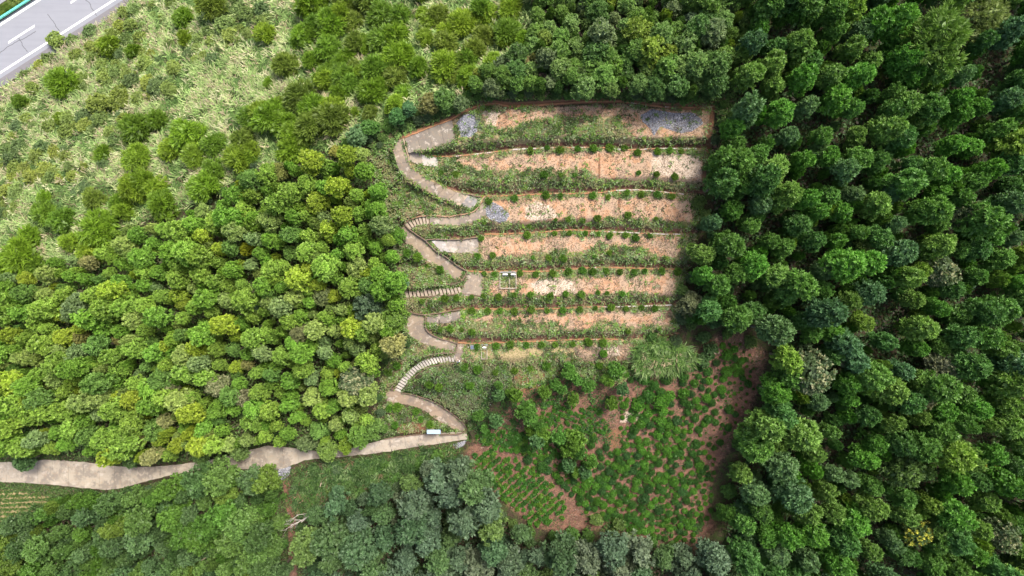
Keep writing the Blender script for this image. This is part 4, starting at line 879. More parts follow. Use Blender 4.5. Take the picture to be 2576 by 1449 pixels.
for rn, pts in ROWS.items():
    pts = sorted(pts); nn = len(pts); q = random.Random(rn); A = np.array(pts)
    back = rn.startswith('back'); rp = np.array([q.uniform(6.8, 11) if back else q.uniform(5.5, 10.5) for _ in pts])
    if 'slope' in rn or 'bank' in rn or 'lowest terrace' in rn and not back: rp = rp + 2.5
    cols = [(lambda f, g: (.055 * f * g, .125 * f, .014 * f))(q.uniform(.8, 1.2), q.uniform(.9, 1.3)) for _ in pts]
    objs = put('small_shrub', 'ball', A[:, 0], A[:, 1], rp, cols, 'shrub', .8, cfrac=.55)
    OR = ['leftmost', 'second from the left', 'third from the left', 'fourth from the left', 'fifth from the left', 'sixth from the left', 'seventh from the left', 'eighth from the left', 'eighth from the right', 'seventh from the right', 'sixth from the right', 'fifth from the right', 'fourth from the right', 'third from the right', 'second from the right', 'rightmost']
    for i, o in enumerate(objs):
        w = 'rightmost' if i == nn - 1 else (OR[i] if i < (nn + 1) // 2 else OR[16 - (nn - i)]); tag(o, f'small green shrub, {w} on the {rn}', group='small shrubs planted along the terraces')

# tea bushes ---------------------------------------------------------------------
TB1 = [(2120,580,35),(2240,615,42),(2170,670,55),(2245,705,38),(2010,685,32),(2060,750,38),(2310,735,40),(1965,765,25),(2355,720,30),(1975,840,45),(2170,840,55),(2260,800,50),(2310,840,35),(1800,785,50),(1865,800,30),(1905,820,25),(1880,890,32),(2130,910,40),(2325,905,35),(1985,935,40),(1930,935,30),(2380,960,42),(2055,895,22),(2195,955,22),(1735,900,50),(1700,870,40),(1910,1005,35),(1980,1030,28),(1840,960,40),(1805,1065,40),(2110,1020,45),(2040,1070,35),(2120,1085,30),(1560,915,60),(1430,975,55),(1330,920,60),(1260,890,35),(1200,920,35),(1155,870,30),(1500,1045,48),(1590,1085,52),(1370,1060,55),(1375,1120,45),(1495,1145,85),(1420,1075,25),(1730,1060,55),(1735,1145,48),(1795,1180,42),(1960,1105,50),(2010,1150,40),(1600,1165,35),(1360,1190,30),(1270,1180,60),(1130,1180,45),(1300,1130,50),(1770,1250,42),(1720,960,35),(1520,1245,55),(1370,1260,45),(1845,1305,45),(1985,1320,50),(2190,1220,50),(2250,1270,35),(1665,1335,48),(1505,1340,52),(1580,1385,48),(1435,1315,28),(1350,1330,40),(1385,1375,45),(1300,1370,50),(1235,1420,50),(1210,1320,40),(1500,1415,40),(1660,1430,45),(1880,1200,38),(1945,1220,35),(2050,1250,40),(1940,1365,38),(2055,1355,35),(1805,1385,30),(1880,1425,40),(2180,1400,40),(1860,1130,40),(2240,1060,18),(2310,1010,22),(2180,1050,16),(2120,1375,20),(1755,1350,25),(2400,840,18),(2260,870,30),(2430,1015,16)]
TB2 = [(1210,35,42),(1270,80,38),(1350,100,42),(1290,145,40),(1150,135,38),(1470,30,48),(1570,20,38),(1720,40,35),(1670,75,35),(1540,80,42),(1480,140,38),(1720,130,45),(1855,130,50),(2095,105,38),(1985,125,28),(1560,180,50),(1640,165,35),(1700,205,40),(1650,240,42),(1890,210,30),(1820,220,38),(1865,280,38),(1370,240,48),(1430,265,35),(1310,190,40),(1270,235,45),(1155,240,42),(1075,270,42),(1200,295,40),(1255,330,36),(965,310,30),(895,350,38),(1115,310,30),(1035,340,45),(1330,320,42),(1475,310,45),(1600,290,35),(1650,335,30),(1780,325,40),(1155,355,38),(1215,390,42),(1095,375,38),(985,395,45),(1045,440,38),(875,470,42),(950,465,36),(785,490,42),(1145,425,38),(1295,425,45),(1340,370,38),(1405,410,38),(1610,395,42),(1560,435,40),(1460,480,40),(1360,475,48),(1255,500,48),(1410,530,34),(1475,545,30),(1630,500,50),(1530,490,40),(1725,490,40),(1745,550,35),(1010,495,45),(920,520,40),(745,540,45),(850,540,45),(970,555,38),(1070,545,38),(905,590,42),(820,600,40),(1140,585,45),(1020,620,38),(950,640,38),(1095,640,30),(1190,640,38),(1240,570,38),(1295,590,38),(1380,575,48),(1520,590,40),(1610,595,22),(1570,640,30),(1720,600,48),(1660,640,38),(1330,675,60),(1445,690,35),(1510,680,35),(1640,700,38),(1150,685,42),(1000,685,38),(1080,720,45),(1215,735,42),(1305,765,48),(1400,740,42),(1480,790,48),(1525,800,25),(1575,745,30),(1680,740,35),(1585,825,38),(1655,805,32),(1740,795,30),(1350,825,40),(1400,850,38),(1465,865,22),(1560,890,38),(1635,890,35),(1520,930,35),(1590,970,38),(420,195,32),(470,240,38),(290,255,36),(360,285,42),(500,355,42),(550,390,35),(610,435,35),(620,495,38),(300,350,60),(360,390,45),(160,280,50),(50,175,45),(120,165,40),(440,430,40),(480,490,45),(525,530,38),(560,575,28),(600,630,30),(640,580,35),(700,605,40),(765,645,35),(690,660,45),(800,680,25),(860,700,45),(740,720,35),(920,740,45),(990,790,35),(850,850,35),(830,770,35),(770,760,35),(1040,830,40),(960,860,45),(1180,860,50),(1250,890,40),(1300,930,45),(1405,980,35),(1340,1000,40),(1130,920,55),(1050,940,45),(1230,970,45),(1760,690,40),(1790,830,35),(1860,830,30),(1700,860,38),(1750,900,38),(1820,900,35),(1900,880,30),(1700,940,35),(1780,950,40),(1690,1000,35),(1740,1020,30),(1690,1060,25),(1830,600,40),(1890,330,45),(1920,400,35),(1960,360,30),(1980,430,30),(1890,440,30),(1850,500,30),(1800,500,35),(1960,470,25),(60,60,45),(20,110,40),(330,110,40),(820,60,40),(800,130,38),(880,200,35),(950,160,38),(1000,230,35),(1060,200,40),(900,260,35),(400,60,40),(470,130,35)]
TB = np.array(tl(TB1, 1288, 725) + tl(TB2, 1288, 1087)); q = random.Random(5)
cols = []; names = []
for i in range(len(TB)):
    t = q.choices(['dark green', 'bright green', 'deep green'], [4, 4, 2])[0]; b = {'dark green': (.040, .108, .020), 'bright green': (.066, .165, .022), 'deep green': (.036, .092, .026)}[t]; f = q.uniform(.85, 1.2); cols.append(tuple(x * f for x in b)); names.append(t)
objs = put('tea_bush', 'tea', TB[:, 0], TB[:, 1], TB[:, 2] * 1.10, cols, 'tea bush', 1.15, cfrac=.5)
reg(objs, TB[:, 0], TB[:, 1], TB[:, 2], names, 'tea field', 'rounded tea bush', 'clipped tea bushes in the red field')

_p = poisson([(1560, 1000), (1680, 1010), (1800, 1130), (1790, 1300), (1740, 1370), (1600, 1340), (1480, 1300), (1400, 1210), (1330, 1150), (1420, 1140), (1500, 1180), (1560, 1120)], 14, 130, 91, lambda a, b: np.min(np.hypot(a[:, None] - TB[None, :, 0], b[:, None] - TB[None, :, 1]) - TB[None, :, 2] * 1.0, 1) < 3.5)
_p = np.vstack([_p, poisson([(1780, 880), (1860, 860), (1900, 910), (1880, 1040), (1800, 1130), (1700, 1000)], 15, 50, 92, lambda a, b: np.min(np.hypot(a[:, None] - TB[None, :, 0], b[:, None] - TB[None, :, 1]) - TB[None, :, 2], 1) < 6)])
_r = np.random.default_rng(93).uniform(4.5, 8.5, len(_p)); _r[-50:] *= .55
cols2, names2 = pick([((.045, .115, .020), 'dark green'), ((.065, .16, .018), 'bright green')], [3, 2], len(_p), 94)
objs = put('young_tea_bush', 'tea', _p[:, 0], _p[:, 1], _r, cols2, 'tea bush', 1.1, cfrac=.5)
reg(objs, _p[:, 0], _p[:, 1], _r, names2, 'tea field', 'small tea bush', 'small tea bushes filling the gaps')
# crop rows of the lower left plot and of the plot under the saplings
cr = []; q = random.Random(9)
PL1 = [(1190, 1140), (1240, 1130), (1330, 1170), (1370, 1200), (1420, 1250), (1425, 1300), (1380, 1320), (1340, 1320), (1280, 1270), (1200, 1190)]
for i in range(-12, 14):
    for j in range(-16, 17):
        t = i * 15.5; s = j * 9.5; a = math.radians(-42); cx, cy = 1310, 1230
        u = cx + s * math.cos(a) - t * math.sin(a) + q.uniform(-2, 2); v = cy + s * math.sin(a) + t * math.cos(a) + q.uniform(-2, 2)
        if q.random() < .9: cr.append((u, v, q.uniform(6.5, 9.5)))
cr = [c for c in cr if pip(PL1, c[0], c[1])]
PL2 = [(1345, 1000), (1400, 1010), (1500, 1030), (1545, 1060), (1530, 1085), (1480, 1100), (1400, 1080), (1340, 1060), (1310, 1020)]
for i in range(-9, 10):
    for j in range(-14, 15):
        t = i * 14.5; s = j * 10.5; a = math.radians(24); u = 1430 + s * math.cos(a) - t * math.sin(a) + q.uniform(-2.5, 2.5); v = 1050 + s * math.sin(a) + t * math.cos(a) + q.uniform(-2, 2)
        if q.random() < .85 and pip(PL2, u, v): cr.append((u, v, q.uniform(6, 9)))
PL3 = [(1190, 1095), (1260, 1085), (1340, 1090), (1420, 1120), (1400, 1150), (1330, 1145), (1240, 1125)]
for p in poisson(PL3, 11, 60, 31): cr.append((p[0], p[1], q.uniform(7, 10)))
cr = np.array(cr)[:295]
cols, names = pick([((.045, .125, .016), 'bright green'), ((.035, .095, .018), 'deep green'), ((.07, .14, .02), 'light green')], [4, 3, 2], len(cr), 24)
objs = put('field_plant', 'crop', cr[:, 0], cr[:, 1], cr[:, 2], cols, 'field plant', 1.0, cfrac=.5, parts=('foliage', 'stem'))
reg(objs, cr[:, 0], cr[:, 1], cr[:, 2], names, 'planted plot', 'low leafy plant', 'low plants set in rows')

# saplings
SP = tl([(570, 850, 75), (560, 790, 60), (660, 930, 62), (770, 990, 68), (1040, 820, 95), (980, 920, 70), (1100, 1020, 80), (1010, 1150, 75), (330, 1045, 75), (500, 1030, 60), (620, 1120, 70), (40, 1070, 85), (150, 1230, 100), (180, 1330, 90), (440, 980, 60), (190, 1440, 60), (260, 1390, 70)], 1288, 725) + \
 tl([(250, 90, 100), (640, 80, 110), (680, 190, 85), (800, 290, 85), (740, 400, 80), (570, 330, 80), (590, 200, 90), (300, 30, 90), (650, 420, 60), (470, 50, 80)], 1288, 1087) + tl([(2440, 1080, 75), (2420, 1340, 75), (2230, 1290, 60), (2450, 980, 50), (2560, 1050, 60), (2300, 1420, 50)], 644, 725)
SP = np.array(SP); cols, names = pick([((.065, .150, .028), 'bright green'), ((.085, .165, .025), 'yellow-green'), ((.060, .125, .045), 'blue-green')], [4, 2, 3], len(SP), 25)
objs = put('young_tree', 'sapling', SP[:, 0], SP[:, 1], SP[:, 2] * 1.14, cols, 'young tree', 1.25)
reg(objs, SP[:, 0], SP[:, 1], SP[:, 2], names, 'tea field slope', 'young tree', 'young trees scattered on the lower slope')

# forest edge bushes ----------------------------------------------------------------
EDGE = [(1775, 540, 18), (1765, 570, 16), (1760, 505, 20), (1745, 620, 16), (1740, 700, 18), (1720, 730, 16), (1715, 800, 20), (1740, 815, 22), (1770, 850, 22), (1700, 860, 20), (1640, 850, 18), (1780, 420, 18), (1800, 350, 18), (1620, 880, 18), (1640, 870, 14), (1790, 875, 22), (1770, 905, 22),
        (1100, 285, 14), (1050, 300, 18), (975, 320, 18), (960, 345, 14), (1230, 240, 16), (1180, 235, 12), (1330, 235, 14), (1290, 232, 18), (1400, 238, 16), (1510, 235, 14), (1600, 240, 18), (1650, 240, 22), (1720, 248, 20), (1745, 238, 18), (1800, 225, 14), (1840, 290, 14), (1830, 330, 16), (1815, 310, 12),
        (950, 1000, 14), (955, 1040, 16), (965, 1080, 16), (940, 930, 14), (968, 905, 14), (985, 890, 16), (1000, 870, 14), (1025, 865, 12),
        (1860, 1120, 22), (1850, 1180, 20), (1835, 1235, 22), (1820, 1290, 20), (1900, 1050, 22), (1920, 980, 18), (1890, 860, 20), (1830, 840, 18), (1940, 1000, 20), (1800, 1300, 16), (1780, 1395, 18), (1860, 1290, 24),
        (1330, 1340, 18), (1390, 1350, 18), (1440, 1345, 22), (1480, 1350, 22), (1540, 1345, 20), (1590, 1350, 18), (1640, 1365, 20), (1690, 1375, 18), (1260, 1300, 18), (1290, 1320, 18), (1500, 1310, 22), (1560, 1320, 22), (1240, 1270, 18),
        (945, 335, 16), (975, 305, 16), (1015, 318, 14), (1045, 285, 18), (1075, 297, 14), (1130, 272, 16), (1150, 280, 12), (1200, 245, 12), (1245, 238, 16), (1310, 240, 12), (1360, 243, 14), (1430, 238, 16), (1465, 240, 13), (1550, 242, 14), (1630, 246, 14), (1690, 250, 14), (1785, 235, 18), (1815, 215, 18), (1820, 262, 12), (930, 352, 14), (955, 365, 12), (745, 1230, 16), (712, 1250, 12), (752, 1330, 16), (716, 1370, 14), (790, 1185, 20), (845, 1180, 18), (905, 1185, 22), (965, 1170, 18), (1020, 1175, 20), (880, 1225, 22), (760, 1225, 18), (930, 1215, 18), (990, 1200, 20), (1645, 885, 18), (1700, 880, 18), (1660, 912, 18), (1725, 905, 18), (1620, 900, 18), (1100, 1150, 24), (1060, 1170, 26), (1085, 1200, 28), (1130, 1150, 20), (1040, 1210, 24), (1000, 1225, 24), (960, 1240, 18), (835, 1240, 20), (1150, 1190, 20), (1180, 1210, 20), (1210, 1240, 22),
        (320, 1245, 22), (370, 1240, 20), (430, 1225, 22), (500, 1215, 20), (560, 1210, 22), (620, 1210, 22), (660, 1220, 18), (690, 1260, 16), (700, 1320, 18), (690, 1400, 18), (230, 1245, 18), (110, 1290, 22), (60, 1310, 22),
        (100, 680, 20), (150, 665, 18), (200, 650, 18), (60, 690, 20), (20, 700, 22), (250, 610, 16), (520, 500, 18), (560, 480, 16), (600, 440, 18), (640, 420, 16), (760, 385, 16), (700, 395, 14), (590, 470, 16), (870, 360, 18)]
ED = np.array([e for e in EDGE if e[2] > 0], float); cols, names = pick([((.055, .115, .024), 'mid green'), ((.045, .085, .026), 'dark green'), ((.085, .135, .035), 'light green'), ((.060, .095, .045), 'grey-green')], [4, 3, 2, 2], len(ED), 26)
objs = put('edge_bush', 'leafy', ED[:, 0], ED[:, 1], ED[:, 2], cols, 'bush', .9)
reg(objs, ED[:, 0], ED[:, 1], ED[:, 2], names, 'wood edge', 'bush', 'bushes along the edges of the woods')

# ------------------------------------------------------------------ labels for the many plants
def where(u, v):
    a = ['far left', 'left', 'centre left', 'centre right', 'right', 'far right'][int(min(5.99, max(0, u / 2576 * 6)))]
    b = ['at the top', 'high up', 'above the middle', 'below the middle', 'low down', 'at the bottom'][int(min(5.99, max(0, v / 1449 * 6)))]
    return a, b
NTH = ['widest', 'second widest', 'third widest', 'fourth widest', 'fifth widest', 'sixth widest', 'seventh widest', 'eighth widest', 'ninth widest', 'tenth widest', 'eleventh widest', 'twelfth widest', 'smallest']
cells = {}
def nth(i):
    T = ['thirteenth', 'fourteenth', 'fifteenth', 'sixteenth', 'seventeenth', 'eighteenth', 'nineteenth', 'twentieth']; U = ['first', 'second', 'third', 'fourth', 'fifth', 'sixth', 'seventh', 'eighth', 'ninth']
    if i < 12: return NTH[i]
    if i < 20: return T[i - 12] + ' widest'
    D = ['twenty', 'thirty', 'forty', 'fifty']; k = i + 1
    return (D[k // 10 - 2] + '-' + U[k % 10 - 1] if k % 10 else ['twentieth', 'thirtieth', 'fortieth', 'fiftieth'][k // 10 - 2]) + ' widest' if k < 59 else 'smallest'
for rec in placed_trees:
    o, u, v, r, n, zone, sp, g = rec
    if zone in ('tea field', 'planted plot'):
        a = ['left', 'middle', 'right'][int(min(2.99, max(0, (u - 1180) / 250)))]; b = ['top', 'upper', 'lower', 'bottom'][int(min(3.99, max(0, (v - 850) / 135)))]; w = f'{b} {a} part of the {zone}'
    else:
        a, b = where(u, v); w = f'{zone}, {a}, {b}'
    cells.setdefault((n, sp, w, g), []).append((r, o))
for (n, sp, w, g), lst in cells.items():
    lst.sort(key=lambda t: -t[0])
    for i, (r, o) in enumerate(lst):
        if len(lst) == 1: lab = f'the one {n} {sp} in the {w}'
        else: lab = f'{nth(i)} {n} {sp} in the {w}'
        tag(o, lab, group=g)

# ------------------------------------------------------------------ grass, weeds, undergrowth (uncountable)
def blades(name, u, v, cols, L, W, tilt, label, dirb=None, lift=0.0):
    n = len(u); g = np.random.default_rng(n); z = H(u, v) + lift; x, y = unproj(u, v, z)
    C = np.stack([x, y, z], 1); az = g.uniform(0, 2 * math.pi, n)
    if dirb is not None: az = dirb + g.normal(0, .75, n)
    el = np.radians(g.uniform(tilt[0], tilt[1], n)); D = np.stack([np.cos(az) * np.cos(el), np.sin(az) * np.cos(el), np.sin(el)], 1)
    Nn = np.stack([-np.cos(az) * np.sin(el), -np.sin(az) * np.sin(el), np.cos(el)], 1) + runit(g, n) * .4
    Ls = L * g.uniform(.55, 1.3, n); Ws = W * g.uniform(.7, 1.3, n); s = np.cross(D, Nn); s /= np.linalg.norm(s, axis=1, keepdims=True)
    Ls = Ls[:, None]; Ws = Ws[:, None]; dr = np.array([0, 0, -1.0])
    mid = C + D * Ls * .55; tip = mid + (D * .8 + dr * .5) * Ls * .45
    V = np.stack([C, mid + s * Ws / 2, tip, mid - s * Ws / 2], 1).reshape(-1, 3)
    me = mesh_np(name, V, np.arange(n * 4).reshape(-1, 4), M_BLADE, {'col': np.repeat(np.c_[cols, np.ones(n)], 4, 0)})
    return tag(link(name, me), label, kind='stuff')
def tuft(u, v, m, spread):
    g = np.random.default_rng(len(u)); n = len(u); i = np.repeat(np.arange(n), m)
    return u[i] + g.normal(0, spread, n * m), v[i] + g.normal(0, spread, n * m), i
def sample(poly, n, seed, dens=None, clear=1.0):
    g = np.random.default_rng(seed); xs = [p[0] for p in poly]; ys = [p[1] for p in poly]
    u = g.uniform(min(xs), max(xs), n * 3); v = g.uniform(min(ys), max(ys), n * 3); m = pip(poly, u, v)
    if dens is not None: m &= g.random(n * 3) < dens(u, v)
    u = u[m][:n]; v = v[m][:n]
    D, _ = path_field(u, v); k = D > clear; return u[k], v[k]
def palette(n, seed, pal, w, jitter=.18):
    g = np.random.default_rng(seed); P = np.array(pal); c = P[g.choice(len(pal), n, p=np.array(w) / sum(w))]; return c * (1 + g.normal(0, jitter, (n, 1))).clip(.4, 1.8)
SLOPE = [(-80, 282), (0, 228), (120, 151), (300, 34), (350, -5), (430, -60), (1330, -60), (1340, 60), (1280, 150), (1190, 200), (1150, 250), (1040, 280), (950, 330), (850, 370), (700, 415), (590, 460), (480, 520), (300, 580), (170, 650), (-80, 710)]
n = 150000; u, v = sample(SLOPE, n, 41); nn = fbm(u, v, 55); n2 = fbm(u + 900, v, 26)
u, v, ti = tuft(u[:17000], v[:17000], 9, 3.2); nn = fbm(u, v, 55); n2 = fbm(u + 900, v, 26)
pale = np.array(palette(17000, 1, [(.33, .42, .16), (.38, .33, .20), (.24, .37, .11), (.50, .51, .29)], [4, 2.2, 4, 2]))[ti]; dk = np.array(palette(17000, 2, [(.12, .22, .055), (.16, .26, .07), (.16, .13, .07), (.07, .14, .035)], [4, 3, 1, 2]))[ti]
wgt = sstep(.40, .56, nn + (n2 - .5) * .5 + np.where(u > 900, -.08, .03)); pickp = np.random.default_rng(3).random(17000)[ti] < (.12 + .64 * wgt)
lift = np.where(pickp, .25 + .9 * np.random.default_rng(66).random(17000)[ti], .1)
blades('tall_grass', u, v, np.where(pickp[:, None], pale, dk), 1.35, .11, (12, 60), 'tall pale grass covering the slope under the motorway', dirb=(np.random.default_rng(6).normal(2.2, 1.0, 17000))[ti], lift=lift)
u, v = sample(SLOPE, 45000, 42); blades('undergrowth', u, v, palette(len(u), 4, [(.10, .19, .045), (.14, .22, .06), (.07, .12, .04)], [3, 2, 2]), .42, .22, (0, 60), 'low green herbs among the grass of the slope', lift=.05)
u, v = sample([(-20, 255), (80, 190), (160, 130), (260, 55), (330, 5), (350, 20), (280, 80), (180, 155), (90, 215), (0, 275)], 2500, 43); blades('seed_heads', u, v, palette(len(u), 5, [(.42, .34, .27), (.36, .30, .22)], [1, 1]), 1.5, .10, (35, 80), 'tan feathery seed heads beside the hard shoulder', dirb=2.0, lift=.7)

# terraces: weeds on the banks, sparse on the flats
TER = [(930, 395), (1000, 352), (1120, 330), (1200, 268), (1790, 262), (1800, 350), (1770, 500), (1725, 720), (1700, 850), (1590, 865), (1600, 930), (1560, 965), (1400, 950), (1250, 1000), (1190, 1060), (1180, 1090), (1050, 1085), (960, 1090), (940, 1040), (975, 900), (1020, 870), (1010, 780), (1000, 640), (960, 520)]
def tdens(u, v):
    s = np.zeros(u.shape)
    for p in SOIL: s = np.maximum(s, soft_poly(p, u, v, 10))
    for p in GRAVEL: s = np.maximum(s, soft_poly(p, u, v, 5) * 1.3)
    for p in PALE: s = np.maximum(s, soft_poly(p, u, v, 6) * 1.1)
    d = 1 - s; nz = fbm(u, v, 30)
    dd = np.zeros(u.shape)
    for dr in DRAINS[1:7]:
        vi = np.interp(u, [p[0] for p in dr], [p[1] for p in dr]); dd = np.maximum(dd, ((v > vi - 13) & (v < vi + 3)) & (u > 1120))
    d = d * (1 - .55 * soft_poly(SANDY[0], u, v, 10))
    for p in SANDY[1:2] + SANDY[4:5]: d = d * (1 - .5 * soft_poly(p, u, v, 8))
    for p in RED[:1]: d = d * (1 - .9 * soft_poly(p, u, v, 4))
    n_ = fbm(u + 40, v, 11); d = sstep(.25, .8, d + (nz - .5) * 1.3) * (1 - .85 * dd) * (.25 + .9 * sstep(.38, .56, n_))
    return np.clip(d + .03, 0, 1)
u, v = sample(TER, 20000, 44, tdens, -0.8); u, v, ti = tuft(u, v, 6, 1.9); ns_ = int(ti.max()) + 1; gr_ = fbm(u + 300, v, 18); q1 = np.random.default_rng(8).random(len(u))
wc = np.array(palette(ns_, 6, [(.12, .22, .040), (.17, .27, .085), (.27, .34, .17), (.15, .27, .03), (.22, .17, .10)], [4, 3, 2, 2.5, 2.6]))
wc = wc[ti] * (0.70 + .6 * gr_)[:, None]; pa = fbm(u + 610, v + 77, 34)
wc = wc * (1 - .55 * sstep(.50, .36, pa))[:, None]; tn = sstep(.54, .66, pa)[:, None] * .6; wc = wc * (1 - tn) + np.array([.26, .21, .12]) * tn
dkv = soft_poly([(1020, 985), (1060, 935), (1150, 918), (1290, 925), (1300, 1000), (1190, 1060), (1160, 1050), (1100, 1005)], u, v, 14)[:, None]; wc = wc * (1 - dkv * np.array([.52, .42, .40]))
blades('weeds', u, v, wc, .40, .15, (0, 65), 'weeds and grass on the terrace banks', lift=(np.random.default_rng(18).random(ns_) ** 2 * .45)[ti])
m = (np.random.default_rng(9).random(len(u)) < .012); blades('pale_weeds', u[m], v[m], palette(m.sum(), 7, [(.62, .66, .60), (.5, .55, .45)], [1, 1]), .22, .16, (20, 80), 'pale silvery weeds dotted over the banks', lift=.12)
m = np.random.default_rng(19).random(len(u)) < .14; blades('long_grass', u[m], v[m], palette(m.sum(), 17, [(.19, .30, .11), (.26, .34, .17), (.14, .25, .06)], [2, 1, 2]), .85, .07, (20, 60), 'longer grass blades on the banks', lift=.05)
BK = [(925, 385), (935, 335), (1000, 290), (1120, 250), (1190, 215), (1500, 215), (1700, 225), (1860, 200), (1862, 300), (1810, 340), (1800, 262), (1690, 258), (1440, 246), (1244, 250), (1169, 268), (1094, 306), (1000, 345), (960, 395)]
u, v = sample(BK, 3000, 57, clear=2); nt_ = len(u); u, v, ti = tuft(u, v, 6, 2.2); blades('bank_weeds', u, v, palette(nt_, 58, [(.10, .19, .04), (.14, .24, .06), (.06, .12, .03), (.18, .14, .08)], [3, 2, 2, 1])[ti], .5, .17, (0, 65), 'weeds on the bank between the top terrace and the wood', lift=(np.random.default_rng(59).random(nt_) * .5)[ti])
# garden herbs
u, v = sample(GARDEN, 14000, 45, lambda a, b: .1 + .9 * sstep(.5, .66, fbm(a, b, 40)), 2); blades('herbs', u, v, palette(len(u), 8, [(.05, .11, .02), (.035, .08, .02), (.09, .10, .04)], [3, 2, 1]), .28, .13, (0, 70), 'scattered herbs between the tea bushes')
GD = [(1170, 1110), (1200, 1010), (1290, 970), (1400, 950), (1570, 945), (1640, 960), (1690, 1010), (1680, 1080), (1740, 1120), (1800, 1170), (1790, 1260), (1760, 1340), (1640, 1350), (1480, 1330), (1440, 1240), (1380, 1180), (1260, 1120)]
u, v = sample(GD, 2300, 145, lambda a, b: np.clip(.04 + sstep(.44, .60, fbm(a + 33, b, 26)) * np.where((a < 1540) & (b < 1120) | (b > 1310), 1.0, .10), 0, 1), 2); nt_ = len(u); u, v, ti = tuft(u, v, 7, 2.2); blades('low_green_cover', u, v, palette(nt_, 108, [(.04, .10, .020), (.055, .13, .022), (.028, .07, .018)], [3, 2, 2])[ti], .42, .17, (0, 65), 'dense low greenery between the tea bushes', lift=(np.random.default_rng(28).random(nt_) * .5)[ti])
u, v = sample(GARDEN, 5000, 46, lambda a, b: sstep(.58, .66, fbm(a + 500, b, 33))); blades('dry_stalks', u, v, palette(len(u), 9, [(.34, .25, .20), (.25, .16, .12)], [1, 1]), .5, .05, (0, 15), 'dry cut stalks lying on the red soil', lift=.05)
# reeds
REED = [(1600, 872), (1630, 866), (1660, 858), (1690, 868), (1730, 872), (1752, 890), (1745, 915), (1700, 922), (1690, 936), (1650, 926), (1620, 938), (1600, 920)]
u, v = sample(REED, 420, 47, lambda a, b: .25 + .75 * sstep(.4, .6, fbm(a, b, 14))); nr_ = len(u); u, v, ti = tuft(u, v, 13, 2.0); blades('reeds', u, v, palette(nr_, 10, [(.12, .22, .045), (.20, .29, .11), (.07, .145, .03), (.30, .25, .15)], [3, 1.6, 4, .7])[ti], 1.9, .11, (10, 65), 'clump of tall reeds at the end of the lowest terrace', dirb=np.random.default_rng(6).normal(-1.7, 1.3, nr_)[ti], lift=np.random.default_rng(7).uniform(.1, 1.6, nr_)[ti])
REED2 = [(745, 1200), (800, 1165), (870, 1160), (980, 1145), (1080, 1130), (1140, 1128), (1170, 1160), (1140, 1200), (1040, 1225), (940, 1245), (830, 1270), (750, 1300), (740, 1250)]
u, v = sample(REED2, 1500, 48); nt_ = len(u); u, v, ti = tuft(u, v, 12, 2.2); blades('reeds', u, v, palette(nt_, 11, [(.07, .14, .03), (.13, .20, .075), (.04, .09, .022), (.15, .11, .06)], [3, 1.6, 5, 1])[ti], 1.5, .11, (10, 65), 'long grass and reeds below the lane', dirb=np.random.default_rng(6).normal(-1.4, 1.2, nt_)[ti], lift=np.random.default_rng(7).uniform(.1, 1.1, nt_)[ti])
# forest undergrowth
for (nm, poly, cnt, sd_, pal_, lab) in (('undergrowth', RIGHT, 42000, 51, [(.03, .07, .02), (.045, .09, .028), (.035, .03, .02)], 'dark undergrowth of the right forest'),
    ('undergrowth', LEFT, 30000, 52, [(.07, .135, .032), (.09, .15, .04), (.06, .06, .03)], 'undergrowth of the left forest'),
    ('undergrowth', TOP, 22000, 53, [(.04, .08, .022), (.055, .095, .03), (.045, .035, .025)], 'undergrowth of the top forest'),
    ('undergrowth', BMID, 26000, 54, [(.04, .075, .025), (.055, .09, .035), (.05, .035, .022)], 'undergrowth of the bottom wood'),
    ('undergrowth', BLEFT, 30000, 55, [(.055, .10, .028), (.075, .125, .035), (.06, .045, .03)], 'undergrowth below the lane')):
    grown = poly; u, v = sample(grown, cnt, sd_, clear=4); blades(nm, u, v, palette(len(u), sd_, pal_, [3, 2, 1]) * 1.5, .65, .32, (0, 60), lab, lift=np.random.default_rng(sd_).random(len(u)) ** 2 * 1.6)
# field lower-left corner
FLD = [(-40, 1218), (120, 1226), (190, 1232), (110, 1290), (20, 1340), (-40, 1340)]
u, v = sample(FLD, 7000, 56, lambda a, b: (np.sin(b * .55 + a * .02) > -.1) * .95 + .05); blades('crop_rows', u, v, palette(len(u), 12, [(.06, .13, .02), (.09, .16, .03), (.05, .10, .03)], [3, 2, 2]), .4, .12, (10, 70), 'low green crop rows in the corner plot')
# bank along lane
for k_, poly in enumerate(([(-40, 1208), (250, 1234), (350, 1222), (480, 1192), (600, 1184), (690, 1184), (690, 1215), (480, 1225), (330, 1255), (160, 1250), (-40, 1225)], [(930, 1060), (1000, 1095), (960, 1105), (800, 1133), (600, 1142), (350, 1172), (0, 1160), (0, 1140), (400, 1140), (700, 1110), (900, 1100)],
                         [(715, 1190), (760, 1170), (900, 1150), (1060, 1126), (1150, 1115), (1150, 1150), (900, 1200), (800, 1230), (760, 1449), (690, 1449), (690, 1250)])):
    u, v = sample(poly, 9000, 60 + k_, clear=2.0); m = ~(pip(TRACK, u, v) & (fbm(u, v, 20) < .56)); u = u[m]; v = v[m]; blades('verge_weeds', u, v, palette(len(u), 60 + k_, [(.07, .13, .03), (.10, .16, .05), (.045, .08, .025), (.11, .08, .05)], [3, 2, 2, 1]), .42, .16, (0, 70), ['weeds on the bank under the lane', 'weeds above the lane', 'weeds around the red dirt track'][k_], lift=.05)
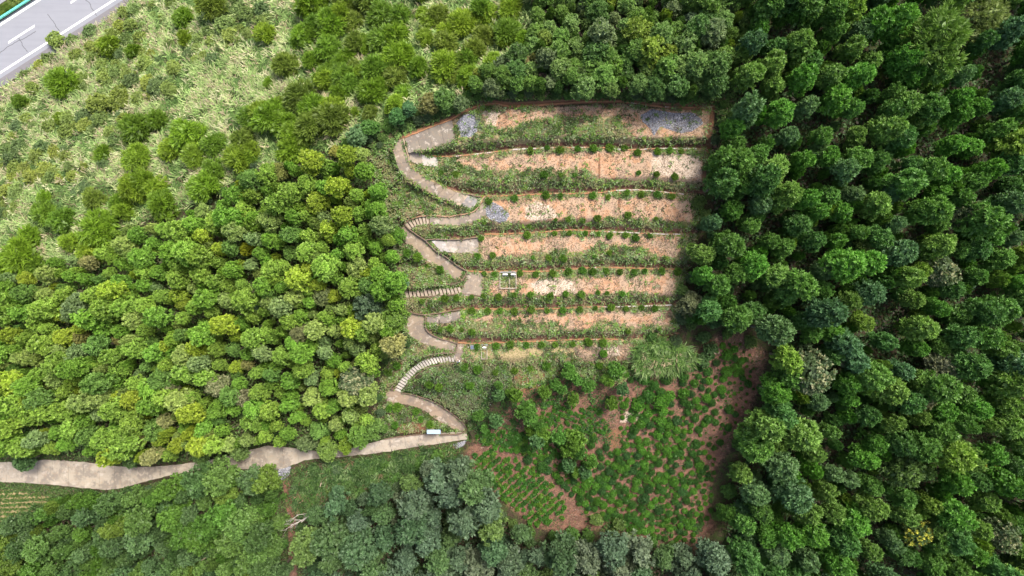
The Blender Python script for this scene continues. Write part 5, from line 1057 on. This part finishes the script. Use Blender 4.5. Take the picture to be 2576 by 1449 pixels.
# stones of the gravel heaps
gv = []; 
for p, c in zip(GRAVEL, (2600, 900, 900, 700, 300)):
    u, v = sample(p, c, int(p[0][0])); gv.append(np.c_[u, v])
gv = np.vstack(gv); g = np.random.default_rng(77); z = H(gv[:, 0], gv[:, 1]); x, y = unproj(gv[:, 0], gv[:, 1], z); s = g.uniform(.04, .11, len(x))
oc = np.array([(1, 0, 0), (0, 1, 0), (-1, 0, 0), (0, -1, 0), (0, 0, 1), (0, 0, -.5)]); V = (np.stack([x, y, z + .02], 1)[:, None] + oc[None] * s[:, None, None] * g.uniform(.6, 1.3, (len(x), 6, 1))).reshape(-1, 3)
f = np.array([(0, 1, 4), (1, 2, 4), (2, 3, 4), (3, 0, 4), (1, 0, 5), (2, 1, 5), (3, 2, 5), (0, 3, 5)]); Fq = (np.arange(len(x))[:, None, None] * 6 + f[None]).reshape(-1, 3)
gc = palette(len(x), 13, [(.20, .21, .25), (.34, .35, .39), (.12, .125, .145), (.48, .48, .5)], [4, 3, 2, 1.5])
tag(link('gravel', mesh_np('gravel', V, Fq, mat_vcol('gravel_stones', 0, .9), {'col': np.repeat(np.c_[gc, np.ones(len(x))], 6, 0)})), 'heaps of blue-grey crushed stone on the terraces', kind='stuff')
# clods and twigs on bare soil
cl = []
for p in SOIL + [GARDEN]:
    u, v = sample(p, 3200 if p is not GARDEN else 8000, int(p[0][1]) + 3, lambda a, b: .25 + .75 * sstep(.45, .6, fbm(a + 77, b, 24))); cl.append(np.c_[u, v])
cl = np.vstack(cl); blades('twigs', cl[:, 0], cl[:, 1], palette(len(cl), 14, [(.10, .07, .05), (.16, .11, .08), (.30, .24, .19), (.08, .10, .03)], [3, 3, 1, 2]), .26, .07, (-2, 12), 'dead twigs and clods on the bare soil', lift=.03)

# ------------------------------------------------------------------ graves, notice board, slab, person, dead tree, fallen trunks
M_WHITE = mat_simple('white_marble', (.72, .72, .72), (.86, .86, .86), 4, .4, .5)
M_GSTONE = mat_simple('grey_stone', (.16, .165, .17), (.26, .265, .27), 10, .6)
M_BLUE = mat_simple('dark_blue_stone', (.075, .10, .155), (.11, .14, .21), 6, .35, .5)
M_BRICK = mat_simple('rendered_grave_wall', (.22, .18, .13), (.46, .41, .33), 9, .9)
M_SHEET = mat_simple('light_blue_metal_sheet', (.30, .41, .58), (.34, .46, .64), 3, .4, .5)
M_STEEL = mat_simple('grey_steel', (.30, .31, .32), (.38, .39, .40), 5, .5, .5)
M_BOARD = mat_simple('painted_board', (.45, .46, .47), (.52, .53, .54), 3, .6)
def boxat(u0, v0, u1, v1, zb, zt, name, mat, root, col=None):
    zt_ = zt; x0, y0 = unproj(u0, v1, zt_); x1, y1 = unproj(u1, v0, zt_)
    mb = MB(); mb.box(((x0 + x1) / 2, (y0 + y1) / 2, (zb + zt) / 2), (x1 - x0, y1 - y0, zt - zb)); o = mb.build(name, mat, root, col or (.4, .36, .3)); return o
def bevel(o, w=.015):
    m = o.modifiers.new('bevel', 'BEVEL'); m.width = w; m.segments = 2; return o
e = lambda name: (lambda o: (COL.objects.link(o), o)[1])(bpy.data.objects.new(name, None))
z5 = float(H(1278, 705)[0])
r = tag(e('grave'), 'double grave with two white headstones on the fifth terrace', 'grave')
bevel(boxat(1256.6, 684, 1258.8, 726, z5 - .3, z5 + .38, 'side_wall', M_BRICK, r)); bevel(boxat(1297.2, 684, 1299.4, 726, z5 - .3, z5 + .38, 'side_wall', M_BRICK, r))
bevel(boxat(1258.9, 724, 1297.1, 726.4, z5 - .3, z5 + .32, 'front_wall', M_BRICK, r)); bevel(boxat(1258.9, 683, 1297.1, 686, z5 - .3, z5 + .42, 'back_wall', M_GSTONE, r)); bevel(boxat(1280.5, 699, 1282.2, 723.8, z5 - .3, z5 + .3, 'dividing_wall', M_BRICK, r))
bevel(boxat(1264.6, 688.3, 1277.3, 691.8, z5 - .3, z5 + .75, 'headstone', M_WHITE, r), .03); bevel(boxat(1285.0, 688.3, 1297, 691.8, z5 - .31, z5 + .76, 'headstone', M_WHITE, r), .03)
bevel(boxat(1284.5, 692.6, 1296, 697.5, z5 - .3, z5 + .28, 'grave_slab', M_GSTONE, r)); bevel(boxat(1263, 692.6, 1279, 696, z5 - .3, z5 + .2, 'grave_slab', M_GSTONE, r))
u, v = sample([(1260, 697), (1296, 699), (1296, 722), (1260, 722)], 420, 91); o = blades('grave_weeds', u, v, palette(len(u), 15, [(.22, .25, .08), (.32, .33, .18), (.14, .19, .05)], [2, 1, 2]), .3, .1, (5, 60), 'yellowish weeds growing inside the double grave', lift=.06)
z7 = float(H(1218, 885)[0])
r = tag(e('grave'), 'narrow grave with one white headstone on the lowest terrace', 'grave')
bevel(boxat(1210.3, 869.5, 1212.3, 904, z7 - .3, z7 + .3, 'side_wall', M_BRICK, r)); bevel(boxat(1224.2, 869.5, 1226, 904, z7 - .3, z7 + .26, 'side_wall', M_BRICK, r)); bevel(boxat(1212.4, 902.2, 1224.1, 904, z7 - .3, z7 + .22, 'front_wall', M_BRICK, r))
bevel(boxat(1209.5, 866.5, 1226.8, 869.3, z7 - .3, z7 + .34, 'back_wall', M_GSTONE, r)); bevel(boxat(1213.6, 872, 1223, 875.8, z7 - .3, z7 + .55, 'headstone', M_WHITE, r), .03); bevel(boxat(1213.4, 876.3, 1223.2, 880, z7 - .3, z7 + .2, 'grave_slab', M_GSTONE, r))
r = tag(e('stone_plinth'), 'square dark blue stone plinth on the lowest terrace, left of the narrow grave', 'plinth'); z8 = float(H(1188, 874)[0])
bevel(boxat(1183, 868.8, 1193.8, 878.8, z8 - .2, z8 + .34, 'plinth_block', M_GSTONE, r)); bevel(boxat(1184.2, 869.6, 1192.8, 877.4, z8 + .345, z8 + .42, 'cap_stone', M_BLUE, r))
r = tag(e('notice_board'), 'notice board under a flat light blue metal roof beside the lane', 'notice board'); zl = -14.7
o = boxat(1074, 1081.3, 1108, 1091.6, zl + 2.0, zl + 2.07, 'roof', M_SHEET, r); bevel(o)
for uu in (1078, 1104.5):
    x, y = unproj(uu, 1086.8, zl + 1); MB().tube((x, y, zl - .3), (x, y, zl + 1.99), .05, .05, 8).build('post', M_STEEL, r)
boxat(1079.3, 1086.3, 1103, 1087.1, zl + .75, zl + 1.75, 'board', M_BOARD, r)
for i in range(6):
    a = 1075 + i * 6.2; boxat(a, 1081.6, a + .5, 1091.3, zl + 2.072, zl + 2.10, 'roof_rib', M_SHEET, r)

# dead tree
def dead(u, v, label, seed, ln, az):
    q = random.Random(seed); zb = float(H(u, v)[0]); x, y = unproj(u, v, zb); mb = MB()
    def br(p, d, L, r, k):
        e_ = p + d * L; mb.tube(p, e_, r, r * .6, 5)
        if k == 0: return
        for _ in range(3):
            nd = (d + Vector((q.uniform(-.8, .8), q.uniform(-.8, .8), q.uniform(-.2, .5)))).normalized(); br(p + d * L * q.uniform(.4, 1), nd, L * q.uniform(.45, .7), r * .5, k - 1)
    br(Vector((x, y, zb)), Vector((math.cos(az) * .75, math.sin(az) * .75, .65)).normalized(), ln, .12, 3)
    o = mb.build('dead_tree', mat_simple('grey_dead_wood', (.34, .31, .28), (.5, .47, .43), 6, .9)); tag(o, label, 'dead tree')
dead(812, 1270, 'bare grey dead tree leaning left in the bottom wood', 3, 4.5, math.radians(215))
dead(1322, 168, 'small bare dead stem in the tan-leaved tree of the top forest', 4, 2.2, math.radians(90))
for (a, b, lab, ht) in (((378, 1291), (305, 1328), 'long thin pale trunk lying across the wood below the lane', 4.0), ((1908 - 1100, 1215), (1930 - 1125, 1225), 'short pale stick in the long grass below the lane', 1.6), ((505, 1385), (468, 1408), 'thin leaning trunk at the bottom of the lower left wood', 3.5), ((525, 1398), (500, 1414), 'second thin leaning trunk at the bottom of the lower left wood', 3.5)):
    p = P3(a[0], a[1], ht * 1.0); q_ = P3(b[0], b[1], ht * 1.3); o = MB().tube(p, q_, .11, .05, 7).build('fallen_trunk', mat_simple('pale_bark', (.26, .21, .15), (.38, .31, .23), 8, .9)); tag(o, lab, 'trunk')

# person at the head of the curved stairs
def person():
    x0, y0 = unproj(1155.5, 908.5, -9.0); zb = -9.0
    root = tag(e('person'), 'person in white top and grey trousers standing above the curved stairs', 'person'); root.location = (x0, y0, zb)
    pts = {'pelvis': (0, 0, .93, .145), 'waist': (0, .02, 1.08, .135), 'chest': (0, .05, 1.30, .165), 'neck': (0, .08, 1.46, .06), 'head0': (0, .11, 1.55, .085), 'head': (0, .12, 1.64, .10),
           'sl': (-.18, .05, 1.40, .065), 'el': (-.25, .12, 1.13, .048), 'hl': (-.12, .34, 1.10, .035), 'sr': (.18, .05, 1.40, .065), 'er': (.25, .12, 1.13, .048), 'hr': (.12, .34, 1.10, .035),
           'pl': (-.09, 0, .86, .10), 'kl': (-.10, .05, .48, .07), 'al': (-.11, 0, .09, .05), 'fl': (-.12, .15, .04, .045), 'pr': (.09, 0, .86, .10), 'kr': (.11, .0, .48, .07), 'ar': (.13, -.08, .09, .05), 'fr': (.14, .07, .04, .045)}
    E = [('pelvis', 'waist'), ('waist', 'chest'), ('chest', 'neck'), ('neck', 'head0'), ('head0', 'head'), ('chest', 'sl'), ('sl', 'el'), ('el', 'hl'), ('chest', 'sr'), ('sr', 'er'), ('er', 'hr'), ('pelvis', 'pl'), ('pl', 'kl'), ('kl', 'al'), ('al', 'fl'), ('pelvis', 'pr'), ('pr', 'kr'), ('kr', 'ar'), ('ar', 'fr')]
    ks = list(pts); me = bpy.data.meshes.new('body'); me.from_pydata([pts[k][:3] for k in ks], [(ks.index(a), ks.index(b)) for a, b in E], [])
    o = bpy.data.objects.new('body', me); COL.objects.link(o); o.parent = root
    m = o.modifiers.new('skin', 'SKIN')
    if not me.skin_vertices: 
        bpy.context.view_layer.objects.active = o
    for i, k in enumerate(ks):
        me.skin_vertices[0].data[i].radius = (pts[k][3], pts[k][3] * (.8 if k in ('pelvis', 'waist', 'chest') else 1))
    me.skin_vertices[0].data[0].use_root = True
    s = o.modifiers.new('sub', 'SUBSURF'); s.levels = 1; s.render_levels = 1
    mt, nt, out = newmat('clothes_and_skin'); tc = N(nt, 'ShaderNodeTexCoord'); sp = N(nt, 'ShaderNodeSeparateXYZ'); nt.links.new(tc.outputs['Object'], sp.inputs[0]); zc = sp.outputs[2]
    c = mixc(nt, mth(nt, 'GREATER_THAN', zc, .10), (.03, .03, .035), (.16, .165, .19)); c = mixc(nt, mth(nt, 'GREATER_THAN', zc, .95), c, (.78, .78, .80)); c = mixc(nt, mth(nt, 'GREATER_THAN', zc, 1.46), c, (.48, .30, .21))
    c = mixc(nt, mth(nt, 'MULTIPLY', mth(nt, 'GREATER_THAN', sp.outputs[1], .24), mth(nt, 'LESS_THAN', zc, 1.3)), c, mixc(nt, mth(nt, 'GREATER_THAN', zc, .3), (.03, .03, .035), (.48, .30, .21))); finish(nt, out, c, .8); me.materials.append(mt)
    # hair
    bm_v = []; bm_f = []; R = .118; rings = 7; seg = 14
    for a in range(rings + 1):
        th = a / rings * math.pi * .58
        for b in range(seg):
            ph = 2 * math.pi * b / seg; bm_v.append((R * .92 * math.sin(th) * math.cos(ph), .105 + R * 1.08 * math.sin(th) * math.sin(ph), 1.655 + R * math.cos(th)))
    for a in range(rings):
        for b in range(seg): bm_f.append([a * seg + b, (a + 1) * seg + b, (a + 1) * seg + (b + 1) % seg, a * seg + (b + 1) % seg])
    link('hair', mesh_py('hair', bm_v, bm_f, mat_simple('black_hair', (.015, .014, .013), (.03, .028, .026), 30, .6)), root)
    skin = mat_simple('skin', (.46, .28, .20), (.50, .32, .23), 20, .6)
    for sx in (-1, 1):
        mb = MB(); mb.box((sx * .118, .39, 1.10), (.07, .09, .03))
        for i in range(4): mb.tube((sx * .118 - .03 + i * .02, .43, 1.10), (sx * .11 - .026 + i * .018, .50 - abs(i - 1.4) * .012, 1.085), .010, .008, 6)
        mb.tube((sx * .118 - sx * .035, .37, 1.10), (sx * .118 - sx * .065, .42, 1.11), .011, .009, 6); mb.build('hand', skin, root)
    mb = MB(); mb.box((0, .42, 1.145), (.18, .10, .03)); o = mb.build('remote_control', mat_simple('grey_plastic', (.3, .3, .31), (.36, .36, .37), 8, .5)); o.parent = None
    mf = MB(); mf.tube((0, .215, 1.615), (0, .245, 1.60), .018, .012, 6); mf.build('nose', skin, root)
    root.rotation_euler = (0, 0, math.radians(35)); rot = Matrix.Rotation(math.radians(35), 4, 'Z'); o.matrix_world = Matrix.Translation((x0, y0, zb)) @ rot
    tag(o, 'grey handheld remote control in the hands of the standing person', 'remote control')
person()
print('objects', len(bpy.data.objects), 'mesh tris', sum(len(m.polygons) for m in bpy.data.meshes))
